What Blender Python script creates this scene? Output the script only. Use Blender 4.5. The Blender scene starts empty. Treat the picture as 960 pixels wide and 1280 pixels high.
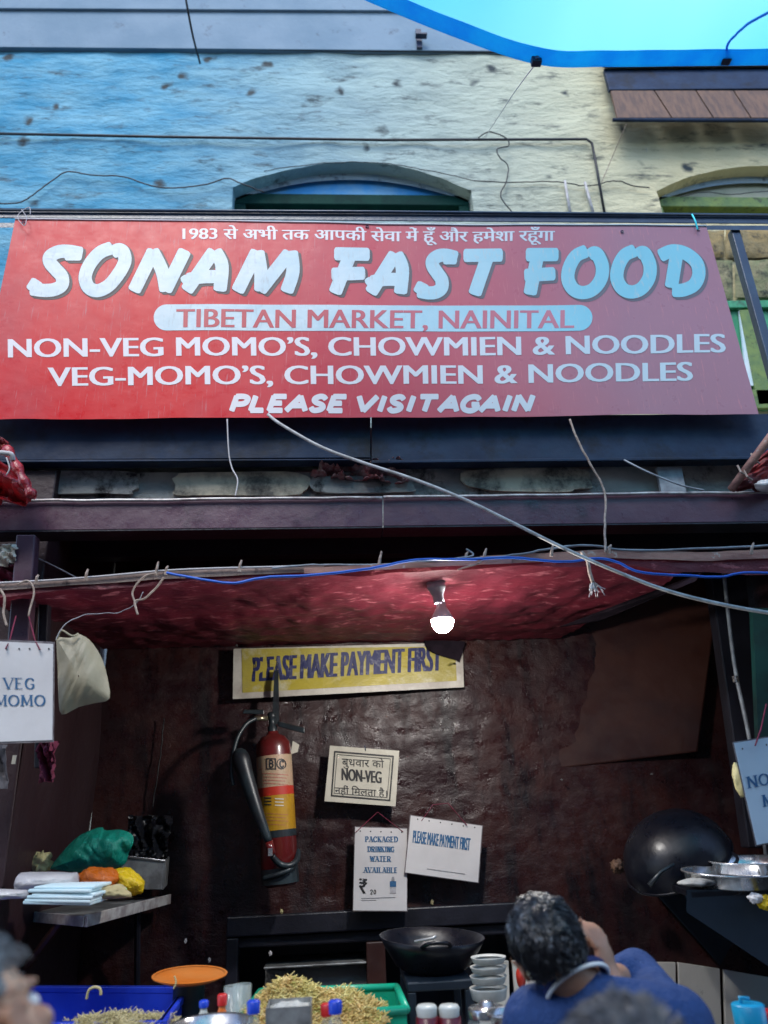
import bpy, bmesh, math, random
from mathutils import Vector, Matrix, noise
random.seed(7)
rad = math.radians
scene = bpy.context.scene

# ------------------------------------------------------------------ camera
PITCH, ROLL, YAW, FPX = rad(22.0), rad(-2.5), rad(4.0), 961.0
EYE = Vector((0, 0, 1.65))
Fw = Vector((math.sin(YAW)*math.cos(PITCH), math.cos(YAW)*math.cos(PITCH), math.sin(PITCH)))
Rt0 = Vector((math.cos(YAW), -math.sin(YAW), 0)); Up0 = Rt0.cross(Fw)
Rt = Rt0*math.cos(ROLL) + Up0*math.sin(ROLL)
Up = Up0*math.cos(ROLL) - Rt0*math.sin(ROLL)
cam_d = bpy.data.cameras.new('camera'); cam = bpy.data.objects.new('camera', cam_d)
scene.collection.objects.link(cam); scene.camera = cam
cam.matrix_world = Matrix(((Rt.x, Up.x, -Fw.x, EYE.x), (Rt.y, Up.y, -Fw.y, EYE.y), (Rt.z, Up.z, -Fw.z, EYE.z), (0, 0, 0, 1)))
cam_d.sensor_fit = 'VERTICAL'; cam_d.sensor_height = 36; cam_d.sensor_width = 27
cam_d.lens = FPX/1280*36; cam_d.clip_start = .05; cam_d.clip_end = 500
cam_d.dof.use_dof = True; cam_d.dof.focus_distance = 2.95; cam_d.dof.aperture_fstop = 2.0

def P(px, py, Y):
    "point of the vertical plane at distance Y that the photograph's pixel (960x1280) shows"
    d = Fw*FPX + Rt*(px-480) + Up*(640-py)
    return EYE + d*(Y/d.y)
def PX(px, py, X):
    d = Fw*FPX + Rt*(px-480) + Up*(640-py)
    return EYE + d*(X/d.x)
def PZ(px, py, Z):
    d = Fw*FPX + Rt*(px-480) + Up*(640-py)
    return EYE + d*((Z-EYE.z)/d.z)

# ------------------------------------------------------------------ light
SUN_EL, SUN_AZ = rad(52), rad(200)      # azimuth clockwise from +Y: behind the camera
w = bpy.data.worlds.new('World'); scene.world = w; w.use_nodes = True
nt = w.node_tree; nt.nodes.clear()
out = nt.nodes.new('ShaderNodeOutputWorld'); bg = nt.nodes.new('ShaderNodeBackground')
sky = nt.nodes.new('ShaderNodeTexSky'); sky.sky_type = 'NISHITA'; sky.sun_disc = False
sky.sun_elevation = SUN_EL; sky.sun_rotation = SUN_AZ; sky.air_density = 1.0; sky.dust_density = 3.0
sky.altitude = 1900
bg.inputs[1].default_value = 0.12
nt.links.new(sky.outputs[0], bg.inputs[0]); nt.links.new(bg.outputs[0], out.inputs[0])
sd = bpy.data.lights.new('sun', 'SUN'); so = bpy.data.objects.new('sun', sd); scene.collection.objects.link(so)
sd.energy = 0.7; sd.angle = rad(30); sd.color = (1, .97, .92)
sdir = Vector((math.sin(SUN_AZ)*math.cos(SUN_EL), math.cos(SUN_AZ)*math.cos(SUN_EL), math.sin(SUN_EL)))
so.rotation_euler = sdir.to_track_quat('Z', 'Y').to_euler()
scene.view_settings.view_transform = 'Standard'; scene.view_settings.look = 'None'
scene.view_settings.gamma = 1; scene.view_settings.exposure = 1.85

# ------------------------------------------------------------------ materials
MATS = {}
def mat(name, col, rough=.6, metal=0, col2=None, nsc=4, stretch=(1,1,1), lo=.4, hi=.6, dirt=None, dsc=6, dlo=.55, dhi=.68,
        dst=(1,1,1), bump=0, bsc=30, bst=(1,1,1), bump2=0, b2sc=200, spec=.5, coat=0, trans=0, emit=0, emitcol=None,
        detail=6, alpha=1, transl=0, wave=None, gradx=None, bdist=.01, rvar=0, sheen=0, sub=0):
    m = bpy.data.materials.new(name); m.use_nodes = True; MATS[name] = m
    t = m.node_tree; N = t.nodes; L = t.links; b = N['Principled BSDF']
    tc = N.new('ShaderNodeTexCoord')
    def mp(s):
        q = N.new('ShaderNodeMapping'); q.inputs['Scale'].default_value = s; L.new(tc.outputs['Object'], q.inputs[0]); return q.outputs[0]
    def nz(s, sc, det=6, ro=.6):
        q = N.new('ShaderNodeTexNoise'); q.inputs['Scale'].default_value = sc; q.inputs['Detail'].default_value = det
        q.inputs['Roughness'].default_value = ro; L.new(mp(s), q.inputs['Vector']); return q.outputs['Fac']
    def rmp(src, a, c):
        q = N.new('ShaderNodeMapRange'); q.inputs[1].default_value = a; q.inputs[2].default_value = c; L.new(src, q.inputs[0]); return q.outputs[0]
    def mix(f, A, B):
        q = N.new('ShaderNodeMix'); q.data_type = 'RGBA'
        if isinstance(f, (int, float)): q.inputs[0].default_value = f
        else: L.new(f, q.inputs[0])
        for i, v in ((6, A), (7, B)):
            if isinstance(v, tuple): q.inputs[i].default_value = (*v, 1)
            else: L.new(v, q.inputs[i])
        return q.outputs[2]
    c = col
    if col2 and gradx: c = mix(rmp(nz(stretch, nsc, detail), lo, hi), c, col2)
    if gradx:   # a second colour blending in from x0 to x1 (object space)
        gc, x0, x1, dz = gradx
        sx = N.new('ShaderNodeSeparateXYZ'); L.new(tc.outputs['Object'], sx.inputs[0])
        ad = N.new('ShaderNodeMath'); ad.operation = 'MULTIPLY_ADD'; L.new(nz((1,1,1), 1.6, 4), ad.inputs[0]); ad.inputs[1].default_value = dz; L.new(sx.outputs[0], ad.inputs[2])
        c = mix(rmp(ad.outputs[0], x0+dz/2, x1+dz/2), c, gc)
    if col2 and not gradx: c = mix(rmp(nz(stretch, nsc, detail), lo, hi), c, col2)
    if wave:
        wc, wsc, wlo = wave
        q = N.new('ShaderNodeTexVoronoi'); q.inputs['Scale'].default_value = wsc; 
        nn = N.new('ShaderNodeTexNoise'); nn.inputs['Scale'].default_value = 9; nn.inputs['Detail'].default_value = 5; L.new(mp((1, 1, 1)), nn.inputs['Vector'])
        va = N.new('ShaderNodeVectorMath'); va.operation = 'MULTIPLY_ADD'; L.new(nn.outputs['Color'], va.inputs[0]); va.inputs[1].default_value = (.12, .12, .12); L.new(mp((1, 1, 1)), va.inputs[2])
        L.new(va.outputs[0], q.inputs['Vector'])
        c = mix(rmp(q.outputs['Distance'], wlo, wlo*.4), c, wc)
    if dirt: c = mix(rmp(nz(dst, dsc, 8, .7), dlo, dhi), c, dirt)
    if isinstance(c, tuple): b.inputs['Base Color'].default_value = (*c, 1)
    else: L.new(c, b.inputs['Base Color'])
    b.inputs['Roughness'].default_value = rough; b.inputs['Metallic'].default_value = metal
    if rvar:
        q = N.new('ShaderNodeMapRange'); q.inputs[1].default_value = .35; q.inputs[2].default_value = .65
        q.inputs[3].default_value = max(.05, rough-rvar); q.inputs[4].default_value = min(1, rough+rvar)
        L.new(nz((1,1,1), 14), q.inputs[0]); L.new(q.outputs[0], b.inputs['Roughness'])
    b.inputs['Specular IOR Level'].default_value = spec; b.inputs['Coat Weight'].default_value = coat
    b.inputs['Coat Roughness'].default_value = .12
    b.inputs['Transmission Weight'].default_value = trans; b.inputs['Alpha'].default_value = alpha
    if sub: b.inputs['Subsurface Weight'].default_value = sub; b.inputs['Subsurface Radius'].default_value = (.02, .008, .004); b.inputs['Subsurface Scale'].default_value = 1
    if emit: b.inputs['Emission Color'].default_value = (*(emitcol or col), 1); b.inputs['Emission Strength'].default_value = emit
    prev = None
    for st, sc, s, dist in ((bump, bsc, bst, bdist), (bump2, b2sc, (1,1,1), .002)):
        if st:
            q = N.new('ShaderNodeBump'); q.inputs['Strength'].default_value = st; q.inputs['Distance'].default_value = dist
            L.new(nz(s, sc), q.inputs['Height'])
            if prev: L.new(prev, q.inputs['Normal'])
            prev = q.outputs[0]
    if prev: L.new(prev, b.inputs['Normal'])
    if transl:
        tr = N.new('ShaderNodeBsdfTranslucent'); ms = N.new('ShaderNodeMixShader'); ms.inputs[0].default_value = transl
        if isinstance(c, tuple): tr.inputs[0].default_value = (*c, 1)
        else: L.new(c, tr.inputs[0])
        L.new(b.outputs[0], ms.inputs[1]); L.new(tr.outputs[0], ms.inputs[2]); L.new(ms.outputs[0], N['Material Output'].inputs[0])
    return m
M = MATS
mat('plaster', (.03,.25,.41), .8, col2=(.16,.40,.52), nsc=3.2, stretch=(.7,1,1.8), lo=.38, hi=.62, dirt=(.03,.045,.05), dsc=6, dst=(.6,1,1.8), dlo=.55, dhi=.70,
    bump=1, bsc=9, bst=(.8,1,2.0), bdist=.022, bump2=1, b2sc=50, gradx=((.62,.56,.33), -1.1, 2.35, .22), wave=((.03,.045,.05), 3.6, .17))  # blue left end also carries the blue tarps' light as paint colour
mat('soffit', (.20,.29,.37), .8, col2=(.15,.24,.32), nsc=2, dirt=(.08,.10,.13), dsc=7, dlo=.6, dhi=.75, bump=.3, bsc=20)
mat('reveal', (.25,.36,.44), .8, col2=(.34,.42,.44), nsc=6, dirt=(.03,.04,.05), dsc=9, dlo=.56, dhi=.7, bump=.5, bsc=30)
mat('tympanum', (.05,.34,.72), .7, col2=(.16,.42,.66), nsc=5, bump=.3, bsc=40)
mat('tympanum_yellow', (.30,.33,.20), .7, col2=(.42,.42,.3), nsc=5, bump=.3, bsc=40)
mat('green_paint', (.003,.03,.026), .7, spec=.12, col2=(.005,.045,.035), nsc=8, bump=.2, bsc=60)
mat('bright_green_paint', (.02,.22,.10), .45, col2=(.05,.30,.14), nsc=10, stretch=(3,1,.4), dirt=(.03,.06,.03), dsc=12, bump=.3, bsc=60)
mat('moss_green', (.16,.24,.06), .6, col2=(.10,.18,.06), nsc=14, dirt=(.03,.04,.02), dsc=20, bump=.3, bsc=60)
mat('dark_glass', (.006,.010,.012), .3, spec=.2)
mat('stone', (.30,.22,.09), .85, col2=(.20,.17,.09), nsc=10, dirt=(.05,.045,.03), dsc=16, dlo=.52, dhi=.66, bump=.9, bsc=35, bump2=.6, b2sc=160)
mat('stone_green', (.17,.19,.09), .85, col2=(.24,.22,.12), nsc=10, dirt=(.04,.045,.03), dsc=16, dlo=.5, dhi=.66, bump=.9, bsc=35)
mat('wood_plank', (.16,.085,.05), .65, col2=(.09,.05,.035), nsc=6, stretch=(6,6,.6), bump=.4, bsc=40, bst=(5,5,.5))
mat('navy_paint', (.005,.018,.050), .55, spec=.3, col2=(.012,.032,.075), nsc=3, stretch=(1,1,2), dirt=(.006,.008,.012), dsc=5, dlo=.5, dhi=.7, bump=.25, bsc=15, rvar=.12)
mat('rail_paint', (.010,.028,.06), .28, col2=(.02,.05,.09), nsc=6, bump=.15, bsc=60, spec=.7)
mat('purple_steel', (.075,.034,.058), .38, col2=(.12,.062,.09), nsc=2.2, stretch=(1,1,2), lo=.35, hi=.7, dirt=(.03,.018,.03), dsc=5, dlo=.56, dhi=.72, bump=.35, bsc=10, bump2=.2, b2sc=120, rvar=.12, spec=.6)
mat('lip_metal', (.62,.60,.58), .4, metal=.3, col2=(.35,.3,.3), nsc=20)
mat('grime_concrete', (.42,.41,.38), .9, col2=(.22,.22,.22), nsc=3, stretch=(1,1,2), lo=.42, hi=.6, dirt=(.012,.012,.014), dsc=4, dlo=.54, dhi=.64, bump=.8, bsc=18)
mat('pale_patch', (.66,.58,.44), .9, col2=(.2,.18,.15), nsc=9, dirt=(.05,.045,.04), dsc=9, bump=.6, bsc=25)
mat('flat_black', (.006,.005,.007), .95, spec=.02, col2=(.02,.014,.02), nsc=4)  # near-black; on the awning's edge strip it stands for shadow
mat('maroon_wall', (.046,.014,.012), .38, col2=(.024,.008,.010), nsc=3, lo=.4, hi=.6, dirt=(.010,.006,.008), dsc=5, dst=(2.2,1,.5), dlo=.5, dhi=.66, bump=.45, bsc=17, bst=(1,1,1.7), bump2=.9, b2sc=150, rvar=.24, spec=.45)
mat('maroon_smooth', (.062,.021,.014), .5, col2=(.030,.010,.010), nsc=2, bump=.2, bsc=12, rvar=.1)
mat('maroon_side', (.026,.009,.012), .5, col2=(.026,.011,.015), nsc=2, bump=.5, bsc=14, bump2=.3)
mat('black_wood', (.010,.010,.016), .4, col2=(.018,.018,.028), nsc=6, bump=.3, bsc=25)
mat('banner_red', (.74,.010,.018), .34, gradx=((.34,.19,.25), -.7, 1.15, .3), col2=(.60,.06,.075), nsc=1.3, stretch=(1.4,1,1), lo=.5, hi=.75, dirt=(.62,.26,.28), dsc=30, dst=(4.5,1,.3), dlo=.585, dhi=.74, bump=.12, bsc=12, rvar=.08, spec=.35, transl=.12)  # greys to the right: hazy sky reflection painted into the vinyl colour
mat('banner_white', (.66,.74,.76), .36, gradx=((.17,.50,.62), -.4, .95, .25), col2=(.46,.62,.68), nsc=2.4, stretch=(1,1,1), dirt=(.42,.50,.52), dsc=26, dst=(2.5,1,.5), dlo=.55, dhi=.7, bump=.1, bsc=30)  # cyan to the right: light of the blue tarp put into the white
mat('banner_pill_text', (.50,.03,.05), .4, gradx=((.42,.16,.22), -.35, .85, .2))  # right-hand tint paints the same sky haze over the red print
mat('banner_shadow', (.035,.02,.025), .45, gradx=((.10,.11,.14), -.2, .85, .2))  # printed drop shadow; its paler right end is painted haze
mat('banner_small_text', (.78,.74,.76), .4, gradx=((.42,.56,.64), -.3, .9, .2))  # bluish right end has the tarp light painted in
mat('red_tarp', (.17,.016,.030), .55, col2=(.09,.010,.02), nsc=3, lo=.35, hi=.65, dirt=(.42,.12,.14), dsc=30, dst=(.4,1.1,1), dlo=.56, dhi=.66, bump=.6, bsc=34, bst=(.6,1.6,1), bump2=.5, b2sc=180, transl=.2)
mat('red_plastic', (.50,.02,.025), .28, col2=(.25,.012,.02), nsc=12, bump=.8, bsc=28, spec=.7)
mat('red_dull', (.28,.02,.02), .5, col2=(.12,.012,.014), nsc=10, bump=.6, bsc=28)
mat('pink_wood', (.42,.22,.17), .7, col2=(.26,.12,.10), nsc=12, stretch=(.4,3,3), dirt=(.5,.45,.4), dsc=14, dlo=.6, dhi=.66, bump=.5, bsc=30)
mat('old_batten', (.20,.14,.12), .75, col2=(.36,.26,.22), nsc=7, stretch=(1,3,3), dirt=(.06,.035,.035), dsc=16, dst=(2,1,1), bump=.5, bsc=35)
mat('white_cable', (.55,.55,.55), .45, col2=(.35,.34,.33), nsc=20)
mat('twine', (.46,.37,.31), .85, col2=(.3,.22,.18), nsc=60)
mat('pale_string', (.55,.52,.52), .8)
mat('blue_wire', (.02,.13,.62), .4)
mat('cyan_string', (.05,.75,.85), .5)
mat('black_cable', (.012,.014,.018), .5)
mat('grey_pipe', (.30,.34,.38), .4, col2=(.2,.22,.25), nsc=20)
mat('tarp_blue', (.02,.60,.86), .35, col2=(.40,.90,.92), nsc=.7, lo=.25, hi=.75, detail=1, transl=.92, bump=.3, bsc=5)
mat('tarp_hem', (.01,.34,.90), .4, col2=(.015,.46,.95), nsc=9, transl=.55, bump=.3, bsc=20)
mat('dark_clip', (.015,.03,.07), .4)
mat('paper_white', (.72,.70,.70), .38, col2=(.62,.60,.60), nsc=3, bump=.12, bsc=9, spec=.5, coat=.35)
mat('paper_blueish', (.60,.68,.76), .35, col2=(.52,.60,.68), nsc=3, bump=.12, bsc=9, coat=.3)
mat('paper_cream', (.60,.57,.48), .35, col2=(.48,.46,.38), nsc=4, bump=.3, bsc=12, coat=.4)
mat('laminate', (.24,.22,.23), .15, col2=(.12,.10,.11), nsc=20, spec=.8)
mat('yellow_vinyl', (.46,.37,.035), .45, col2=(.38,.32,.08), nsc=4, dirt=(.52,.48,.30), dsc=9, dlo=.54, dhi=.68, bump=.9, bsc=9, bst=(1,1,1.6))
mat('white_vinyl', (.60,.57,.50), .45, col2=(.42,.38,.33), nsc=8, bump=.4, bsc=14)
mat('ink_navy', (.018,.022,.10), .5, col2=(.16,.16,.22), nsc=50, lo=.55, hi=.68)
mat('ink_black', (.02,.02,.022), .5, col2=(.06,.06,.06), nsc=40, lo=.5, hi=.7)
mat('ink_blue', (.03,.12,.26), .5, col2=(.08,.18,.32), nsc=40, lo=.5, hi=.7)
mat('ink_grey', (.30,.30,.32), .5)
mat('ink_pale_red', (.42,.14,.10), .5)
mat('beige_bag', (.38,.34,.24), .5, col2=(.30,.27,.19), nsc=5, bump=.5, bsc=10, bump2=.2, transl=.12)
mat('wine_cloth', (.20,.015,.05), .8, col2=(.12,.01,.03), nsc=8, bump=.6, bsc=20)
mat('ext_red', (.13,.010,.010), .34, col2=(.085,.01,.01), nsc=6, coat=.3, rvar=.08)
mat('ext_cream', (.40,.30,.19), .4, col2=(.45,.30,.2), nsc=14, dirt=(.35,.10,.06), dsc=22, dst=(1,1,2), dlo=.6, dhi=.7)
mat('ext_band', (.45,.03,.015), .4)
mat('ext_yellow', (.46,.25,.01), .4, col2=(.36,.18,.01), nsc=10, dirt=(.62,.5,.2), dsc=16, dlo=.62, dhi=.7)
mat('black_rubber', (.010,.012,.016), .42, col2=(.018,.03,.036), nsc=10)
mat('brass', (.45,.40,.28), .3, metal=.9)
mat('steel', (.60,.61,.62), .24, metal=.85, col2=(.35,.35,.36), nsc=9, bump=.12, bsc=14, rvar=.12)
mat('dull_steel', (.36,.37,.37), .42, metal=.45, col2=(.16,.16,.16), nsc=12, rvar=.12)
mat('wok_black', (.004,.005,.009), .34, col2=(.007,.007,.011), nsc=7, rvar=.1, spec=.3, bump=.15, bsc=25)
mat('stove_blue', (.005,.012,.022), .5, col2=(.008,.016,.028), nsc=10)
mat('teal_panel', (.003,.05,.045), .6, col2=(.002,.02,.02), nsc=5)
mat('bag_green', (.005,.32,.23), .4, col2=(.004,.26,.19), nsc=5, bump=1, bsc=14, bst=(1,1,.45), bdist=.04, transl=.3)
mat('bag_black', (.008,.009,.013), .35, bump=.4, bsc=10, spec=.5)
mat('bag_yellow', (.75,.52,.01), .3, bump=1, bsc=26, bdist=.02, transl=.2)
mat('bag_orange', (.62,.14,.01), .3, bump=1, bsc=26, bdist=.02, transl=.2)
mat('bag_white', (.38,.37,.40), .35, col2=(.5,.49,.5), nsc=6, bump=.8, bsc=20)
mat('paper_cyan', (.50,.68,.74), .6, col2=(.6,.72,.76), nsc=8, bump=.3, bsc=30)
mat('cloth_beige', (.42,.36,.20), .8, col2=(.32,.27,.14), nsc=9, bump=.5, bsc=30)
mat('cream', (.52,.46,.22), .6, bump=.5, bsc=30)
mat('crate_blue', (.012,.035,.42), .35, col2=(.015,.05,.5), nsc=6, rvar=.1)
mat('tray_green', (.006,.34,.20), .35, col2=(.008,.26,.16), nsc=6, rvar=.1)
mat('plate_orange', (.48,.16,.035), .4, col2=(.5,.13,.015), nsc=5)
mat('noodle', (.42,.36,.17), .6, col2=(.52,.44,.24), nsc=12)
mat('noodle_yellow', (.60,.52,.20), .5, col2=(.56,.38,.14), nsc=14, dirt=(.42,.44,.12), dsc=16, dlo=.54, dhi=.62)
mat('clear_glass', (.55,.64,.64), .08, alpha=.22, spec=.8)
mat('milky_plastic', (.6,.62,.58), .3, alpha=.85)
mat('white_plastic', (.46,.46,.43), .45, col2=(.34,.34,.31), nsc=10)
mat('cap_blue', (.01,.05,.5), .35)
mat('cap_red', (.5,.02,.02), .35)
mat('cap_cyan', (.01,.32,.55), .35)
mat('sauce_orange', (.65,.15,.02), .35)
mat('sauce_maroon', (.12,.005,.015), .3)
mat('tile_white', (.78,.77,.72), .25, col2=(.66,.65,.61), nsc=3, dirt=(.2,.17,.13), dsc=8, dlo=.6, dhi=.75, coat=.3)
mat('counter', (.10,.10,.10), .4)
mat('asphalt', (.05,.05,.05), .8, bump=.4, bsc=40)
mat('unseen_shade_wall', (.16,.14,.14), .8, col2=(.11,.10,.11), nsc=1.5)
mat('skin', (.42,.22,.14), .5, col2=(.36,.18,.11), nsc=20, sub=.12, bump=.1, bsc=150)
mat('shirt_blue', (.010,.038,.14), .85, col2=(.014,.048,.17), nsc=9, bump=1, bsc=6, bst=(1,1,.55), bdist=.05, bump2=.4, b2sc=400)
mat('shirt_navy', (.010,.018,.10), .8, bump=.35, bsc=14)
mat('shirt_grey', (.10,.10,.12), .8, bump=.35, bsc=14)
mat('trousers', (.02,.02,.025), .8)
mat('hair_dark', (.012,.012,.016), .38, col2=(.02,.02,.026), nsc=30, bump=.6, bsc=80)
mat('hair_strand', (.010,.011,.015), .28, col2=(.12,.14,.17), nsc=60, lo=.56, hi=.64, spec=.9)
mat('hair_grey', (.14,.16,.18), .45, col2=(.26,.28,.3), nsc=30, bump=.6, bsc=80)
mat('hair_ash', (.06,.06,.07), .5, col2=(.13,.13,.14), nsc=30, bump=.6, bsc=80)
mat('white_rib', (.75,.75,.75), .7)
mat('mask_cloth', (.60,.52,.32), .6, bump=.5, bsc=60)
mat('bulb_glow', (1,1,1), .3, emit=210, emitcol=(1,.97,.93))
mat('socket', (.38,.39,.43), .4)
mat('bulb_base', (.6,.61,.62), .5)

# ------------------------------------------------------------------ mesh builder
col = scene.collection
class MB:
    def __init__(s): s.v = []; s.f = []; s.mi = []; s.cur = 0
    def add(s, vs, fs):
        o = len(s.v); s.v += [Vector(x) for x in vs]; s.f += [tuple(i+o for i in f) for f in fs]; s.mi += [s.cur]*len(fs); return s
    def hexa(s, b, t):
        "b: 4 corners, t: 4 corners (both in the same turning sense)"
        return s.add(list(b)+list(t), [(3,2,1,0), (4,5,6,7), (0,1,5,4), (1,2,6,5), (2,3,7,6), (3,0,4,7)])
    def box(s, a, b):
        x0,y0,z0 = [min(p,q) for p,q in zip(a,b)]; x1,y1,z1 = [max(p,q) for p,q in zip(a,b)]
        return s.hexa([(x0,y0,z0),(x1,y0,z0),(x1,y1,z0),(x0,y1,z0)], [(x0,y0,z1),(x1,y0,z1),(x1,y1,z1),(x0,y1,z1)])
    def quadbox(s, q, depth):
        "q: four points of a vertical face (BL, BR, TR, TL); thickened away from the camera by depth"
        q = [Vector(p) for p in q]; d = Vector((0, depth, 0))
        return s.hexa(q, [p+d for p in q])
    def tube(s, pts, r, n=8, cap=True):
        pts = [Vector(p) for p in pts]; rs = r if isinstance(r, (list, tuple)) else [r]*len(pts)
        vs = []; fs = []; pa = None
        for i, p in enumerate(pts):
            t = (pts[min(i+1, len(pts)-1)] - pts[max(i-1, 0)])
            if t.length < 1e-9: t = Vector((0,0,1))
            t.normalize()
            if pa is None: a = t.orthogonal().normalized()
            else:
                a = pa - t*pa.dot(t); a = a.normalized() if a.length > 1e-6 else t.orthogonal().normalized()
            pa = a; b = t.cross(a)
            for k in range(n):
                q = 2*math.pi*k/n; vs.append(p + (a*math.cos(q)+b*math.sin(q))*rs[i])
        for i in range(len(pts)-1):
            for k in range(n):
                fs.append((i*n+k, i*n+(k+1)%n, (i+1)*n+(k+1)%n, (i+1)*n+k))
        if cap: fs += [tuple(range(n-1, -1, -1)), tuple(range((len(pts)-1)*n, len(pts)*n))]
        return s.add(vs, fs)
    def lathe(s, prof, c=(0,0,0), axis=(0,0,1), n=24, cap=False):
        "prof: [(radius, height)]"
        ax = Vector(axis).normalized(); a = ax.orthogonal().normalized(); b = ax.cross(a); c = Vector(c); vs = []; fs = []
        for r, h in prof:
            for k in range(n):
                q = 2*math.pi*k/n; vs.append(c + ax*h + (a*math.cos(q)+b*math.sin(q))*max(r, 1e-4))
        for i in range(len(prof)-1):
            for k in range(n): fs.append((i*n+k, i*n+(k+1)%n, (i+1)*n+(k+1)%n, (i+1)*n+k))
        if cap: fs += [tuple(range(n-1, -1, -1)), tuple(range((len(prof)-1)*n, len(prof)*n))]
        return s.add(vs, fs)
    def grid(s, fn, nu, nv):
        vs = [fn(i/nu, j/nv) for j in range(nv+1) for i in range(nu+1)]
        return s.add(vs, [(j*(nu+1)+i, j*(nu+1)+i+1, (j+1)*(nu+1)+i+1, (j+1)*(nu+1)+i) for j in range(nv) for i in range(nu)])
    def ell(s, c, r, rot=None, n=16, fn=None):
        c = Vector(c); rot = rot or Matrix.Identity(3); vs = []; fs = []; m = n//2
        for j in range(m+1):
            th = math.pi*j/m
            for k in range(n):
                ph = 2*math.pi*k/n
                d = Vector((math.sin(th)*math.cos(ph), math.sin(th)*math.sin(ph), math.cos(th)))
                q = fn(d) if fn else 1
                vs.append(c + rot @ Vector((d.x*r[0]*q, d.y*r[1]*q, d.z*r[2]*q)))
        for j in range(m):
            for k in range(n): fs.append((j*n+k, (j+1)*n+k, (j+1)*n+(k+1)%n, j*n+(k+1)%n))
        return s.add(vs, fs)
    def capsule(s, a, b, ra, rb, n=12):
        a = Vector(a); b = Vector(b); s.tube([a, b], [ra, rb], n); s.ell(a, (ra,)*3, n=n); s.ell(b, (rb,)*3, n=n); return s

def mk(name, mb, m, parent=None, smooth=False, bevel=0, solid=0, sub=0, loc=None, label=None):
    me = bpy.data.meshes.new(name); vs = mb.v
    if parent is not None:
        base = Vector(parent['_w'])
    elif loc is not None: base = Vector(loc)
    else:
        base = Vector(((min(v.x for v in vs)+max(v.x for v in vs))/2, (min(v.y for v in vs)+max(v.y for v in vs))/2, min(v.z for v in vs)))
    me.from_pydata([v-base for v in vs], [], mb.f); me.validate(); me.update()
    ms = m if isinstance(m, (list, tuple)) else [m]
    for q in ms: me.materials.append(M[q])
    if len(ms) > 1 and len(me.polygons) == len(mb.mi): me.polygons.foreach_set('material_index', mb.mi)
    if smooth: me.polygons.foreach_set('use_smooth', [True]*len(me.polygons))
    o = bpy.data.objects.new(name, me); col.objects.link(o)
    if parent is not None: o.parent = parent; o['_w'] = list(parent['_w'])
    else: o.location = base; o['_w'] = list(base)
    if solid: q = o.modifiers.new('s', 'SOLIDIFY'); q.thickness = solid; q.offset = 0
    if solid and smooth: q = o.modifiers.new('e', 'EDGE_SPLIT'); q.split_angle = rad(50)
    if bevel: q = o.modifiers.new('b', 'BEVEL'); q.width = bevel; q.segments = 2; q.limit_method = 'ANGLE'; q.harden_normals = False
    if sub: q = o.modifiers.new('u', 'SUBSURF'); q.levels = sub; q.render_levels = sub
    if label: o['label'] = label
    return o
def tag(o, label, cat, group=None, kind=None):
    if label: o['label'] = label
    if cat: o['category'] = cat
    if group: o['group'] = group
    if kind: o['kind'] = kind
    return o
def thing(name, label, cat, loc, group=None):
    o = bpy.data.objects.new(name, None); col.objects.link(o); o.location = loc; o['_w'] = list(loc)
    o.empty_display_size = .1
    return tag(o, label, cat, group)
def struct(name, mb, m, **k):
    return tag(mk(name, mb, m, **k), None, None, kind='structure')
def nv(p, sc, seed=0):
    return noise.noise(Vector(p)*sc + Vector((seed*7.3, seed*3.1, seed*1.7)))
def cr(pts, per=6):
    "Catmull-Rom through points (any dimension 2/3)"
    pts = [Vector(p) for p in pts]; o = []
    for i in range(len(pts)-1):
        a = pts[max(i-1,0)]; b = pts[i]; c = pts[i+1]; d = pts[min(i+2,len(pts)-1)]
        for k in range(per):
            t = k/per; o.append(.5*((2*b) + (c-a)*t + (2*a-5*b+4*c-d)*t*t + (3*b-a-3*c+d)*t**3))
    return o + [pts[-1]]
def wire(name, pix, r, m, parent=None, n=6, per=8, label=None, cat=None, group=None, jit=0):
    pts = cr([P(*q) for q in pix], per)
    if jit:
        for i, p in enumerate(pts): p += Vector((nv(p, 30, 1), nv(p, 30, 2), nv(p, 30, 3)))*jit
    mb = MB().tube(pts, r, n)
    o = mk(name, mb, m, parent, smooth=True)
    if cat: tag(o, label, cat, group)
    return o

# ------------------------------------------------------------------ lettering
def remesh_text(s, off=0.0, shear=0, sp=1):
    cu = bpy.data.curves.new('t', 'FONT'); cu.body = s; cu.offset = off; cu.shear = shear; cu.space_character = sp; cu.resolution_u = 4
    ob = bpy.data.objects.new('t', cu); col.objects.link(ob)
    dg = bpy.context.evaluated_depsgraph_get(); dg.update(); me = bpy.data.meshes.new_from_object(ob.evaluated_get(dg))
    v = [p.co.copy() for p in me.vertices]; f = [tuple(p.vertices) for p in me.polygons]
    bpy.data.objects.remove(ob); bpy.data.meshes.remove(me); bpy.data.curves.remove(cu)
    return v, f
_H = max(p.y for p in remesh_text('H')[0])
def surf_default(Y):
    return lambda px, py: P(px, py, Y)
def text_px(name, s, bl, br, h, surf, m, parent, off=0, up=(0, -1), shear=0, sp=1, cap=True, lift=0, bold=()):
    "text whose baseline runs bl -> br in the photograph, cap height h pixels"
    v, f = remesh_text(s, off, shear, sp)
    x0 = min(p.x for p in v); x1 = max(p.x for p in v); mb = MB(); vs = []
    for p in v:
        u = (p.x-x0)/(x1-x0); t = p.y/_H*h
        px = bl[0]+(br[0]-bl[0])*u + up[0]*t; py = bl[1]+(br[1]-bl[1])*u + up[1]*t
        vs.append((px, py))
    for k, s_ in enumerate(bold or (0,)):
        mb.add([surf(x+s_, y) + Vector((0, -lift-.00005*k, 0)) for x, y in vs], f)
    return mk(name, mb, m, parent)
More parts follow.
